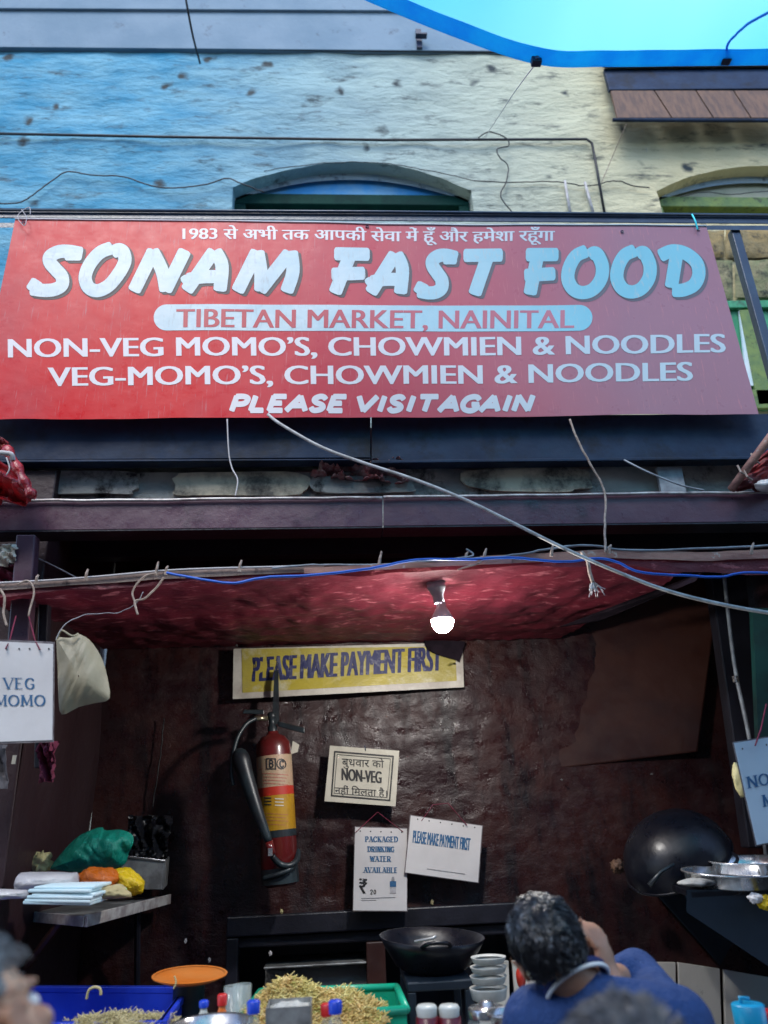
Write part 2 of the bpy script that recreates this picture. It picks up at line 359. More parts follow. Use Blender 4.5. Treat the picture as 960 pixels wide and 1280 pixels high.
G = {  # letter skeletons in a unit box: (curved?, points)
'A': [(0, [(0,0),(.5,1)]), (0, [(.5,1),(1,0)]), (0, [(.2,.34),(.8,.34)])],
'C': [(1, [(.93,.78),(.75,.96),(.5,1),(.18,.86),(.03,.5),(.18,.14),(.5,0),(.78,.05),(.95,.22)])],
'D': [(0, [(.12,0),(.12,1)]), (1, [(.12,1),(.55,.98),(.9,.76),(.97,.5),(.9,.24),(.55,.02),(.12,0)])],
'E': [(0, [(.12,0),(.12,1)]), (0, [(.12,1),(.9,1)]), (0, [(.12,.52),(.75,.52)]), (0, [(.12,0),(.95,0)])],
'F': [(0, [(.12,0),(.12,1)]), (0, [(.12,1),(.9,1)]), (0, [(.12,.5),(.75,.5)])],
'G': [(1, [(.92,.8),(.75,.96),(.5,1),(.18,.86),(.03,.5),(.18,.14),(.5,0),(.75,.03),(.92,.18)]), (0, [(.92,.14),(.92,.42)]), (0, [(.6,.44),(.98,.44)])],
'I': [(0, [(.5,0),(.5,1)])],
'K': [(0, [(.12,0),(.12,1)]), (0, [(.12,.4),(.85,1)]), (0, [(.38,.6),(.95,0)])],
'L': [(0, [(.12,0),(.12,1)]), (0, [(.12,0),(.95,0)])],
'M': [(0, [(.08,0),(.12,1)]), (0, [(.12,1),(.5,.1)]), (0, [(.5,.1),(.88,1)]), (0, [(.88,1),(.92,0)])],
'N': [(0, [(.1,0),(.1,1)]), (0, [(.1,1),(.9,0)]), (0, [(.9,0),(.9,1)])],
'O': [(1, [(.5,1),(.17,.86),(.03,.5),(.17,.14),(.5,0),(.83,.14),(.97,.5),(.83,.86),(.5,1)])],
'P': [(0, [(.12,0),(.12,1)]), (1, [(.12,1),(.6,1),(.88,.88),(.92,.72),(.85,.54),(.6,.45),(.12,.45)])],
'R': [(0, [(.12,0),(.12,1)]), (1, [(.12,1),(.6,1),(.86,.88),(.9,.74),(.84,.58),(.6,.5),(.12,.5)]), (0, [(.5,.5),(.95,0)])],
'S': [(1, [(.88,.82),(.7,.97),(.45,1),(.18,.9),(.12,.73),(.3,.57),(.7,.43),(.88,.27),(.8,.09),(.5,0),(.25,.03),(.08,.2)])],
'T': [(0, [(.5,0),(.5,1)]), (0, [(0,1),(1,1)])],
'V': [(0, [(0,1),(.5,0)]), (0, [(.5,0),(1,1)])],
'W': [(0, [(0,1),(.27,0)]), (0, [(.27,0),(.5,.9)]), (0, [(.5,.9),(.75,0)]), (0, [(.75,0),(1,1)])],
'-': [(0, [(.2,.45),(.8,.45)])],
'2': [(1, [(.1,.75),(.25,.96),(.55,1),(.85,.85),(.82,.6),(.5,.32),(.1,0)]), (0, [(.1,0),(.92,0)])],
'0': [(1, [(.5,1),(.2,.8),(.12,.5),(.2,.2),(.5,0),(.8,.2),(.88,.5),(.8,.8),(.5,1)])],
'B': [(0, [(.12,0),(.12,1)]), (1, [(.12,1),(.6,1),(.84,.88),(.84,.66),(.6,.54),(.12,.54)]), (1, [(.12,.54),(.65,.53),(.92,.38),(.9,.14),(.65,0),(.12,0)])],
}
WID = {'I': .42, 'M': 1.2, 'W': 1.3, 'E': .85, 'L': .8, 'F': .8, 'P': .85, 'S': .8, '-': .6, '2': .7, '0': .7, 'T': .95, 'O': 1.08, 'V': 1.02, 'A': 1.05, 'N': 1.05}
def strokes2d(mb2, strokes, m2, w, rnd=.35, contrast=0, serif=0, z0=0):
    """strokes in unit box -> strips. m2(u,v)->2D pixel; w stroke width px. mb2: list of (pts2d, face) collected"""
    k = z0
    for cv, pts in strokes:
        q = [Vector(m2(*p)) for p in pts]
        if cv: q = cr(q, 5)
        L = []; n = len(q)
        closed = (q[0]-q[-1]).length < 1e-6
        for i in range(n):
            if closed and i in (0, n-1): t = q[1]-q[n-2]
            else: t = q[min(i+1,n-1)]-q[max(i-1,0)]
            t = t.normalized() if t.length > 1e-9 else Vector((1, 0)); nn = Vector((-t.y, t.x))
            ww = w
            if contrast:   # vertical and backslash strokes thick, horizontal and slash thin (pixel y is down)
                f = max(0, t.x*t.y)*1.0 if cv == 0 else 0
                thick = max(abs(t.y) if abs(t.x) < .25*abs(t.y) or cv else 0, 1 if (t.x*t.y > .05) and not cv else 0)
                ww = w*(1-contrast+contrast*thick)
            L.append((q[i], t, nn, ww/2))
        A = []; B = []
        if rnd and not closed:
            c, t, nn, h = L[0]
            for a_, s_ in ((-1, .55), (-.6, .9)): A.append(c+t*h*rnd*a_+nn*h*s_); B.append(c+t*h*rnd*a_-nn*h*s_)
        for c, t, nn, h in L: A.append(c+nn*h); B.append(c-nn*h)
        if rnd and not closed:
            c, t, nn, h = L[-1]
            for a_, s_ in ((.6, .9), (1, .55)): A.append(c+t*h*rnd*a_+nn*h*s_); B.append(c+t*h*rnd*a_-nn*h*s_)
        mb2.append((A, B, k)); k += 1
        if serif:
            for (u, v_) in (pts[0], pts[-1]):
                if (v_ in (0, 1)) and not cv and not (pts[0][1] == pts[-1][1]):
                    c = Vector(m2(u, v_)); e = Vector(m2(u+.01, v_))-c; e.normalize(); nn = Vector((-e.y, e.x))*w*.16
                    a = c-e*w*serif; b = c+e*w*serif
                    mb2.append(([a+nn, b+nn], [a-nn, b-nn], k)); k += 1
    return k
def strips_obj(name, strips, surf, m, parent, lift, step=.00004):
    mb = MB()
    for A, B, k in strips:
        n = len(A); d = Vector((0, -(lift+step*(k % 12)), 0))
        vs = [surf(p.x, p.y)+d for p in A]+[surf(p.x, p.y)+d for p in B]
        mb.add(vs, [(i, i+1, n+i+1, n+i) for i in range(n-1)])
    return mk(name, mb, m, parent)
def stroke_text(name, s, bl, br, h, surf, m, parent, w=.16, contrast=0, serif=0, gap=.28, slant=0, up=(0, -1), lift=.0008, rnd=.3, space=.6):
    tot = 0; xs = []
    for ch in s:
        if ch == ' ': tot += space; xs.append(None); continue
        wd = WID.get(ch, 1)*.78; xs.append((tot, wd)); tot += wd+gap*.78
    tot -= gap*.78; st = []; k = 0
    for ch, x in zip(s, xs):
        if not x: continue
        def m2(u, v, x=x):
            uu = (x[0]+u*x[1])/tot; t = v*h
            return (bl[0]+(br[0]-bl[0])*uu+up[0]*t+slant*v*h, bl[1]+(br[1]-bl[1])*uu+up[1]*t)
        k = strokes2d(st, G[ch], m2, w*h, rnd, contrast, serif, k)
    return strips_obj(name, st, surf, m, parent, lift)
# ================================================================== SETTING
YF, YR, YS, YW = 3.75, 2.72, 2.62, 3.60      # facade, balcony front, lower beam, back wall of the shop
g = MB().box((-40, -40, -.1), (40, 12, 0)); struct('ground', g, 'asphalt')
ow = MB().box((-14, -5.2, 0), (-.9, -4.9, 9.0)).box((-.9, -5.2, 0), (14, -4.9, 6.5)); struct('unseen_shade_wall', ow, 'unseen_shade_wall')  # added out of view behind the camera to cut and steer the light

bld = thing('shop_building', 'old painted market building, blue plaster above a dark maroon shop front', 'building', (0, YF, 0))
XL, XR = P(-140, 640, YF).x - .4, P(1120, 640, YF).x + .5
ZT = P(480, 62, YF).z
# arched openings cut into the upper wall: (left px, right px, crown py, spring py)
ZB = 3.05
arches = []
for (xl, xr, yc, ysp) in ((291, 589, 203, 236), (821, 1100, 208, 240)):
    x0, x1 = P(xl, ysp, YF).x, P(xr, ysp, YF).x
    arches.append((x0, x1, P((xl+xr)/2, yc, YF).z, P((xl+xr)/2, ysp, YF).z, (P(480, 262, YF).z - .03) if xl < 700 else P(900, 268, YF).z))
def arch_top(a, x):
    x0, x1, zc, zs, zb = a; u = (x-x0)/(x1-x0)*2-1
    return zs + (zc-zs)*(1-u*u)
wb = MB(); nx = 230
def lump(x, z): return .016*nv((x*1.1, 0, z*2.6), 2.2, 1) + .007*nv((x, 0, z*2), 8, 2)
def wall_piece(mb, xa, xb, za, zb, nz):
    mb.grid(lambda u, v: Vector((xa+(xb-xa)*u, YF + lump(xa+(xb-xa)*u, za+(zb(xa+(xb-xa)*u)-za if callable(zb) else zb-za)*v), za+((zb(xa+(xb-xa)*u) if callable(zb) else zb)-za)*v)), max(2, int((xb-xa)/.05)), nz)
cuts = [XL, arches[0][0], arches[0][1], arches[1][0], arches[1][1], XR]
for i in range(5):
    xa, xb = cuts[i], cuts[i+1]
    if i in (1, 3):
        a = arches[(i-1)//2]
        n = 40
        def f_(u, v, xa=xa, xb=xb, a=a):
            x = xa+(xb-xa)*u; z = arch_top(a, x)+(ZT-arch_top(a, x))*v
            return Vector((x, YF+lump(x, z), z))
        wb.grid(f_, n, 26)
        def r_(u, v, xa=xa, xb=xb, a=a):
            x = xa+(xb-xa)*u; z = arch_top(a, x); return Vector((x, YF+lump(x, z)+v*.22, z))
        wb.grid(lambda u, v: r_(u, 1-v), n, 1)
        wb.grid(lambda u, v, xa=xa, xb=xb, a=a: Vector((xa+(xb-xa)*u, YF+lump(xa+(xb-xa)*u, ZB+(a[4]-ZB)*v), ZB+(a[4]-ZB)*v)), n, 12)
        for xx in (xa, xb):
            wb.add([(xx, YF, a[4]), (xx, YF+.22, a[4]), (xx, YF+.22, arch_top(a, xx)), (xx, YF, arch_top(a, xx))], [(0,1,2,3)])
        wb.add([(xa, YF, a[4]), (xb, YF, a[4]), (xb, YF+.22, a[4]), (xa, YF+.22, a[4])], [(0,1,2,3)])
    else:
        wall_piece(wb, xa, xb, ZB, ZT, 60)
mk('upper_wall', wb, 'plaster', bld, smooth=True)
# windows in the arches
for i, a in enumerate(arches):
    x0, x1, zc, zs, zb = a; Y = YF+.15
    win = mk('window', MB().grid(lambda u, v: Vector((x0+(x1-x0)*u, Y+.02, zb+(arch_top(a, x0+(x1-x0)*u)-zb)*v)), 20, 2), 'dark_glass', bld)
    zm = zs + .045
    tp = MB(); n = 24
    for k in range(n):
        xa = x0+(x1-x0)*k/n; xb = x0+(x1-x0)*(k+1)/n
        tp.add([(xa, Y-.03, zm), (xb, Y-.03, zm), (xb, Y-.03, arch_top(a, xb)), (xa, Y-.03, arch_top(a, xa))], [(0,1,2,3)])
    mk('tympanum', tp, 'tympanum' if i == 0 else 'tympanum_yellow', win)
    ar = MB()   # plaster band that rims the arch
    ar.grid(lambda u, v: Vector((x0+(x1-x0)*u, Y-.06+.0*v, arch_top(a, x0+(x1-x0)*u)-(.055*math.sin(math.pi*max(.04, min(.96, u)))**.5+.0)*(1-v))), 40, 1)
    mk('arch_band', ar, 'reveal', win)
    fr = MB().box((x0, Y-.06, zm-.085), (x1, Y+.03, zm)).box((x0, Y-.06, zb-.03), (x0+.07, Y+.03, zm-.087)).box((x1-.07, Y-.06, zb), (x1, Y+.03, zm-.087))
    mk('frame', fr, 'green_paint' if i == 0 else 'moss_green', win, bevel=.006)
# storey overhang above
mk('storey_band', MB().quadbox([P(-200, 57, YF-.03), P(900, 66, YF-.03), P(900, -120, YF-.03), P(-200, -120, YF-.03)], .2), 'soffit', bld, bevel=.004)
mk('storey_beam', MB().quadbox([P(-200, 9, YF-.05), P(900, 15, YF-.05), P(900, -80, YF-.05), P(-200, -80, YF-.05)], .04), 'soffit', bld, bevel=.004)
mk('bracket', MB().box(P(521, 62, YF-.03), P(526, 36, YF-.05)).box(P(519, 47, YF-.06), P(534, 42, YF-.1)), 'dark_clip', bld)
# slanting wooden window hood at the upper right
hd_y0, hd_y1 = YF-.06, YF-.20
hood = mk('window_hood', MB().hexa([P(755, 84, YF-.01), P(1010, 82, YF-.01), P(1010, 82, hd_y0-.05), P(752, 84, hd_y0-.05)],
        [P(755, 60, YF-.01), P(1010, 58, YF-.01), P(1010, 58, hd_y0-.05), P(752, 60, hd_y0-.05)]), 'navy_paint', bld, bevel=.006)
mk('hood_frame', MB().quadbox([P(762, 112, hd_y0-.06), P(1010, 110, hd_y0-.06), P(1010, 84, hd_y0-.02), P(755, 86, hd_y0-.02)], .03), 'navy_paint', hood, bevel=.004)
pc = [765, 826, 878, 925, 972, 1018]
for k in range(5):
    a, b = pc[k]+.8, pc[k+1]-.8
    q = [P(a+(14 if k else 6), 147, hd_y1+.02), P(b+14, 147, hd_y1+.02), P(b-8, 113, hd_y0-.07), P(a-(8 if k else 2), 113, hd_y0-.07)]
    mk('plank', MB().quadbox(q, .022), 'wood_plank', hood, bevel=.003)
mk('hood_lip', MB().tube([P(766, 150, hd_y1), P(1015, 151, hd_y1)], .012, 8), 'navy_paint', hood)
# stone blocks and green shutter seen past the end of the banner
ys = YF-.03
for (xa, xb, ya, yb, m_) in ((865, 905, 288, 322, 'stone'), (907, 972, 286, 322, 'stone'), (974, 1040, 286, 322, 'stone'), (870, 916, 325, 374, 'stone_green'), (919, 990, 325, 372, 'stone_green'), (992, 1050, 325, 372, 'stone')):
    def f_(u, v):
        px = xa+(xb-xa)*u; py = yb+(ya-yb)*v; p = P(px, py, ys); e = min(u, 1-u, v, 1-v)
        return p + Vector((0, -.012*min(1, e*12)**.5 + .010*nv(p, 14, 3), 0))
    mk('stone', MB().grid(f_, 14, 10), m_, bld, smooth=True)
door = mk('green_shutter', MB().quadbox([P(900, 512, ys), P(1080, 508, ys), P(1060, 376, ys), P(868, 378, ys)], .03), 'bright_green_paint', bld)
mk('top_rail', MB().quadbox([P(868, 385, ys-.03), P(1060, 383, ys-.03), P(1060, 374, ys-.03), P(866, 376, ys-.03)], .028), 'bright_green_paint', door, bevel=.004)
mk('stile', MB().quadbox([P(948, 506, ys-.03), P(972, 505, ys-.03), P(945, 387, ys-.03), P(925, 387, ys-.03)], .028), 'moss_green', door, bevel=.004)
mk('pane', MB().quadbox([P(934, 482, ys-.02), P(947, 482, ys-.02), P(928, 388, ys-.02), P(924, 388, ys-.02)], .015), 'paper_cyan', door)
mk('bottom_rail', MB().quadbox([P(900, 512, ys-.03), P(1080, 506, ys-.03), P(1076, 486, ys-.03), P(900, 487, ys-.03)], .028), 'moss_green', door, bevel=.004)
# balcony: slab, navy edge channel, railing
zf = P(480, 520, YR).z; zfb = P(480, 573, YR).z
mk('balcony_slab', MB().box((XL, YR+.06, zf-.16), (XR, YF+.02, zf-.02)), 'grime_concrete', bld)
for xa, xb in ((-160, 463), (464.5, 1130)):
    ch = MB().quadbox([P(xa, 576, YR), P(xb, 572 if xb < 900 else 570, YR), P(xb, 516, YR), P(xa, 520, YR)], .012)
    ch.quadbox([P(xa, 579, YR-.02), P(xb, 575 if xb < 900 else 572, YR-.02), P(xb, 573.5 if xb < 900 else 568, YR-.02), P(xa, 575, YR-.02)], .06)
    mk('edge_channel', ch, 'navy_paint', bld, bevel=.003)
rl = mk('railing', MB().hexa([P(-120, 272, YR), P(1080, 281, YR), P(1080, 281, YR+.05), P(-120, 272, YR+.05)], [P(-120, 263, YR), P(1080, 268, YR), P(1080, 268, YR+.05), P(-120, 263, YR+.05)]), 'rail_paint', bld, bevel=.006)
mk('rail_tube', MB().tube([P(-120, 261.5, YR-.01), P(480, 265, YR-.01), P(1080, 270, YR-.01)], .007, 8), 'rail_paint', rl, smooth=True)
mk('lower_rail', MB().hexa([P(-120, 284, YR), P(1080, 288, YR), P(1080, 288, YR+.03), P(-120, 284, YR+.03)], [P(-120, 278, YR), P(1080, 282.5, YR), P(1080, 282.5, YR+.03), P(-120, 278, YR+.03)]), 'rail_paint', rl)
for (a, b) in (((919, 286), (985, 520)), ((620, 283), (652, 520)), ((330, 280), (320, 520))):
    pa, pb = P(*a, YR+.01), P(*b, YR+.01)
    mk('rail_post', MB().box((pa.x-.021, YR+.004, pb.z), (pa.x+.021, YR+.046, pa.z)) if a[0] != 919 else MB().quadbox([pb+Vector((-.02,0,0)), pb+Vector((.022,0,0)), pa+Vector((.022,0,0)), pa+Vector((-.02,0,0))], .04), 'rail_paint', rl, bevel=.004)
mk('railing_end_post', MB().box(P(1075, 520, YR), P(1060, 268, YR+.04)), 'rail_paint', rl)

# grimy concrete beam under the balcony, with its scraped patches
YC = 2.80
cb = MB()
za, zb_ = P(480, 624, YC).z-.12, P(480, 588, YC).z
cb.grid(lambda u, v: Vector((XL+(XR-XL)*u, YC + .02*nv((XL+(XR-XL)*u, 0, v*.3), 6, 5), za+(zb_-za)*v + .012*nv((XL+(XR-XL)*u, 2, v), 5, 6))), 200, 12)
cb.add([(XL, YC, zb_), (XR, YC, zb_), (XR, YC+.25, zb_+.0), (XL, YC+.25, zb_)], [(0,1,2,3)])
mk('concrete_beam', cb, 'grime_concrete', bld, smooth=True)
def blob_patch(px0, px1, py0, py1, seed, m_, Y=YC-.022):
    n = 30; cxp, cyp = (px0+px1)/2, (py0+py1)/2; pts = []
    for k in range(n):
        t = 2*math.pi*k/n; e = 1+.18*nv((math.cos(t), math.sin(t), seed), 2, seed)
        cx_ = math.copysign(abs(math.cos(t))**.4, math.cos(t)); sy_ = math.copysign(abs(math.sin(t))**.5, math.sin(t))
        pts.append(P(cxp+cx_*(px1-px0)/2*e, cyp+sy_*(py1-py0)/2*e, Y))
    c = P(cxp, cyp, Y-.004); back = [p+Vector((0, .012, 0)) for p in pts]
    mb = MB().add([c]+pts+back, [(0, k+1, (k+1) % n+1) for k in range(n)]+[(k+1, k+1+n, (k+1) % n+1+n, (k+1) % n+1) for k in range(n)])
    return mk('plaster_patch', mb, m_, bld)
blob_patch(214, 385, 590, 620, 3, 'pale_patch'); blob_patch(40, 172, 588, 618, 4, 'grime_concrete')
blob_patch(585, 742, 584, 614, 5, 'pale_patch'); blob_patch(388, 520, 594, 616, 8, 'grime_concrete')
mk('pale_upright', MB().box(P(828, 620, YC-.05), P(849, 586, YC-.03)), 'grey_pipe', bld)
# purple lower beam: web plates with a pale folded lip
for (xa, ya0, ya1, xb, yb0, yb1) in ((-160, 629, 665, 478, 623, 658), (479.5, 622.5, 657.5, 1130, 614, 650)):
    pb_ = mk('purple_beam', MB().quadbox([P(xa, ya1, YS), P(xb, yb1, YS), P(xb, yb0, YS), P(xa, ya0, YS)], .008), 'purple_steel', bld, bevel=.002)
    n = 60; pts = []
    for k in range(n+1):
        t = k/n; pts.append(P(xa+(xb-xa)*t, ya0+(yb0-ya0)*t-1 + 1.1*nv((t*9, xa, 0), 1.7, 2), YS-.012))
    mk('beam_lip', MB().tube(pts, .0058, 6), 'lip_metal', pb_, smooth=True)
    mk('beam_flange', MB().quadbox([P(xa, ya1+2.0, YS-.012), P(xb, yb1+2.0, YS-.012), P(xb, yb1+.4, YS-.012), P(xa, ya1+.4, YS-.012)], .10), 'black_wood', pb_)
mk('inner_beam', MB().quadbox([P(-160, 700, 3.0), P(1130, 684, 3.0), P(1130, 652, 3.0), P(-160, 664, 3.0)], .06), 'black_wood', bld)
ZC = P(480, 640, 3.0).z
mk('shop_ceiling', MB().box((XL, 3.12, zf-.30), (XR, YF+.3, zf-.2)), 'flat_black', bld)
# ------------------------------------------------------------------ inside of the shop
xwl = P(122, 940, YW).x; xwr = P(934, 900, YW).x
zc_top = zf-.2
ov = (P(290, 1160, YW), P(655, 1290, YW))   # niche opening
nx0, nx1 = ov[0].x, P(655, 1133, YW).x; nzt = P(450, 1147, YW).z
def rough(x, z, k=1): return k*(.018*nv((x, 0, z), 2.6, 11)+(.006*nv((x, 0, z*1.8), 8, 12)+.0028*nv((x, 0, z*1.3), 26, 13))*max(.25, min(1, 1.1-abs(x-.2)*.9)))
bw = MB()
bw.grid(lambda u, v: Vector((xwl+(xwr-xwl)*u, YW+rough(xwl+(xwr-xwl)*u, nzt+(zc_top-nzt)*v), nzt+(zc_top-nzt)*v)), 260, 170)
for xa, xb in ((xwl, nx0), (nx1, xwr)):
    bw.grid(lambda u, v: Vector((xa+(xb-xa)*u, YW+rough(xa+(xb-xa)*u, nzt*v), nzt*v)), 70, 80)
mk('back_wall', bw, 'maroon_wall', bld, smooth=True)
nb = MB().box((nx0, YW+.30, 0), (nx1, YW+.34, nzt)).box((nx0-.03, YW+.02, 0), (nx0, YW+.3, nzt)).box((nx1, YW+.02, 0), (nx1+.03, YW+.3, nzt)).box((nx0, YW+.02, nzt), (nx1, YW+.3, nzt+.03))
nic = mk('niche', nb, 'black_wood', bld)
zt1 = nzt
mk('niche_lintel', MB().box((nx0-.02, YW-.03, zt1-.045), (nx1+.02, YW+.05, zt1+.03)), 'black_wood', nic, bevel=.006)
mk('niche_lintel', MB().box((nx0, YW+.0, zt1-.09), (nx1, YW+.06, zt1-.05)), 'black_wood', nic, bevel=.006)
mk('niche_jamb', MB().box((nx0-.02, YW-.02, 0), (nx0+.03, YW+.05, zt1-.047)), 'black_wood', nic, bevel=.006)
sh1 = P(330, 1208, YW+.02)
mk('niche_shelf', MB().box((sh1.x, YW+.0, P(330, 1212, YW).z), (P(458, 1200, YW).x, YW+.28, P(330, 1209, YW).z)), 'dull_steel', nic, bevel=.003)
mk('niche_panel', MB().box((sh1.x, YW+.08, P(335, 1262, YW).z), (P(458, 1200, YW).x, YW+.09, P(335, 1216, YW).z)), 'grime_concrete', nic)
mk('niche_post', MB().box((P(458, 1200, YW).x, YW-.01, .3), (P(482, 1200, YW).x, YW+.05, nzt-.09)), 'maroon_smooth', nic, bevel=.005)
# side walls
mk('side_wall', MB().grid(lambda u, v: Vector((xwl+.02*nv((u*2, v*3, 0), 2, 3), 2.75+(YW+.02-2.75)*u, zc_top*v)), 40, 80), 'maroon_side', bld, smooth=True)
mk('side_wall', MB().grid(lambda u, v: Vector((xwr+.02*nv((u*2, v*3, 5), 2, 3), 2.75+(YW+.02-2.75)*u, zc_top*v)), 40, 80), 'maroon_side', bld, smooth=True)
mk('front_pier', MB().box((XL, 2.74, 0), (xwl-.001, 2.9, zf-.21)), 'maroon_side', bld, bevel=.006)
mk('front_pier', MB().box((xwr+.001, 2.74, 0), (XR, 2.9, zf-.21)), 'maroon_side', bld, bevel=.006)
# smooth board fixed over the rough wall, upper right
mk('wall_board', MB().hexa([P(690, 962, YW+.01), P(872, 940, YW-.06), P(872, 940, YW-.03), P(690, 962, YW+.03)], [P(690, 690, YW+.01), P(905, 690, YW-.06), P(905, 690, YW-.03), P(690, 690, YW+.03)]), 'maroon_smooth', bld, bevel=.008)
# door post and steel conduit on the right
mk('door_post', MB().quadbox([P(936, 1060, 3.3), P(962, 1060, 3.3), P(930, 690, 3.3), P(884, 690, 3.3)], .07), 'black_wood', bld, bevel=.006)
mk('conduit', MB().tube(cr([P(903, 700, 3.22), P(918, 830, 3.22), P(938, 930, 3.22), P(958, 1070, 3.22)], 4), .0085, 10), 'grey_pipe', bld, smooth=True)
mk('conduit_clip', MB().tube([P(918.6, 845, 3.215), P(920, 853, 3.215)], .0125, 10), 'steel', bld)
mk('teal_panel', MB().quadbox([P(952, 1010, 3.0), P(1040, 1010, 3.0), P(1040, 760, 3.0), P(941, 760, 3.0)], .03), 'teal_panel', bld)
# front post on the left
mk('front_post', MB().quadbox([P(0, 905, 2.6), P(28, 905, 2.6), P(44, 668, 2.6), P(20, 668, 2.6)], .05), 'purple_steel', bld, bevel=.005)
mk('front_post', MB().quadbox([P(42, 960, 2.68), P(52, 960, 2.68), P(60, 750, 2.68), P(48, 750, 2.68)], .04), 'black_wood', bld, bevel=.004)
# white wall tiles, lower right
for (q, yy) in (([(650, 1330), (846, 1330), (845, 1203), (640, 1201)], YW-.03), ([(850, 1330), (904, 1330), (900, 1211), (848, 1203)], YW-.03), ([(908, 1330), (975, 1330), (975, 1224), (905, 1212)], YW-.03), ([(600, 1330), (640, 1330), (636, 1201), (600, 1201)], YW-.03)):
    mk('tile', MB().quadbox([P(x, y, yy) for x, y in q], .02), 'tile_white', bld, bevel=.003)
# counter in front
ct = thing('counter', 'dark serving counter crowded with food trays at the bottom edge', 'counter', (0, 2.3, 0))
mk('counter_top', MB().box((-1.6, 1.98, .965), (1.6, 2.75, 1.0)), 'dull_steel', ct, bevel=.004)
mk('counter_front', MB().box((-1.58, 2.02, 0), (1.58, 2.06, .963)), 'counter', ct)
mk('counter_side', MB().box((-1.58, 2.062, 0), (-1.54, 2.72, .963)), 'counter', ct)
mk('counter_side', MB().box((1.54, 2.062, 0), (1.58, 2.72, .963)), 'counter', ct)

# ------------------------------------------------------------------ cables and pipes on the upper wall
YP = YF-.03
pipe = mk('wall_pipe', MB().tube([P(-60, 166, YP), P(200, 171, YP), P(480, 175, YP), P(733, 174, YP), P(740, 179, YP), P(745, 205, YP), P(756, 268, YP)], .0085, 8), 'black_cable', smooth=True)
tag(pipe, 'straight dark pipe across the blue plaster, bending down above the banner', 'pipe')
for (a, b, m_) in (((706, 226), (713, 268), 0), ((731, 228), (742, 268), 1)):
    o = mk('conduit_pipe', MB().tube([P(*a, YP), P(*b, YP)], .009, 8), 'white_cable', smooth=True)
    tag(o, ['left of the two short pale pipes below the bend of the dark pipe', 'right of the two short pale pipes below the bend of the dark pipe'][m_], 'pipe', 'short pale pipes on the upper wall')
wire('wall_cable', [(-20, 254, YP), (20, 254, YP), (38, 246, YP), (62, 228, YP), (84, 215, YP), (115, 219, YP), (155, 221, YP), (185, 231, YP), (215, 235, YP), (255, 231, YP), (283, 223, YP), (300, 229, YP-.02), (330, 240, YP)], .0045, 'black_cable',
     label='thin black cable sagging across the blue wall at upper left', cat='cable', jit=.004)
wire('wall_cable', [(592, 226, YP), (640, 228, YP), (690, 227, YP), (735, 232, YP), (770, 226, YP), (790, 232, YP), (812, 235, YP)], .004, 'black_cable', label='dark cable clipped level between the two arched windows', cat='cable', jit=.005)
wire('wall_cable', [(598, 172, YP-.02), (612, 165, YP-.03), (632, 172, YP-.03), (636, 182, YP-.02), (622, 186, YP-.03), (624, 196, YP-.02), (635, 208, YP), (633, 226, YP), (626, 245, YP-.01), (641, 266, YP)], .0042, 'black_cable', label='tangled black cable dropping from the dark pipe beside the first arch', cat='cable', jit=.003)
wire('roof_wire', [(229, -20, YF-.5), (240, 40, YF-.3), (250, 79, YF-.05)], .007, 'black_cable', label='short dark rod slanting from the eave down to the blue wall', cat='rod')
wire('corner_moulding', [(-60, 58, YF-.02), (480, 64, YF-.02), (700, 66, YF-.02)], .006, 'black_cable', label='thin dark seam wire along the top of the blue wall', cat='cable')
wire('guy_string', [(671, 78, 1.72), (640, 120, 2.6), (606, 172, YP)], .0022, 'pale_string', label='pale string from the tarpaulin clip down to the wall pipe', cat='string')
wire('guy_string', [(783, 155, YF-.3), (768, 190, YF-.1), (752, 228, YP)], .0025, 'twine', label='short string from the wooden hood corner down to the pipes', cat='string')

# ------------------------------------------------------------------ blue tarpaulin overhead
tp = thing('tarpaulin', 'bright blue translucent tarpaulin stretched overhead at the top right', 'tarpaulin', P(800, 40, 1.7))
edge = [(300, -68), (380, -38), (445, -6), (560, 42), (670, 79), (760, 82), (860, 81), (960, 80), (1080, 78), (1300, 74)]
def edge_at(t):
    s = t*(len(edge)-1); i = min(int(s), len(edge)-2); f = s-i
    return (edge[i][0]+(edge[i+1][0]-edge[i][0])*f, edge[i][1]+(edge[i+1][1]-edge[i][1])*f)
ecr = cr([P(x, y, 1.72) for x, y in edge], 6)
def epos(t):
    s = t*(len(ecr)-1); i = min(int(s), len(ecr)-2); return ecr[i].lerp(ecr[i+1], s-i)
tdir = Vector((.0, -1, .10)); L_T = 3.2
def tpos(t, v, off=0):
    p = epos(t) + tdir*(v*L_T); return p + Vector((0, 0, .03*nv(p, 1.3, 4)*min(1, v*6)+ .10*v*v + .012*math.sin(t*75+v*4)*min(1, v*5) + .02*math.sin(v*23+t*9)*min(1, v*4) + off))
mk('sheet', MB().grid(lambda u, v: tpos(u, v), 60, 40), 'tarp_blue', tp, smooth=True)
mk('hem', MB().grid(lambda u, v: tpos(u, v*.017, -.006), 60, 2), 'tarp_hem', tp, smooth=True)
for (x, y) in ((671, 74), (908, 72)):
    c = P(x, y, 1.70)
    cl = mk('clip', MB().box(c-Vector((.016, .004, .012)), c+Vector((.016, .02, .012))), 'dark_clip', tp, bevel=.003)
    mk('eyelet', MB().lathe([(.003, 0), (.006, .001), (.006, .004)], c-Vector((0, .004, 0)), (0, -1, 0), 12), 'steel', cl)
wire('tie_cord', [(908, 66, 1.69), (912, 52, 1.62), (935, 30, 1.5), (975, 8, 1.38)], .004, 'tarp_hem', tp, jit=.002)

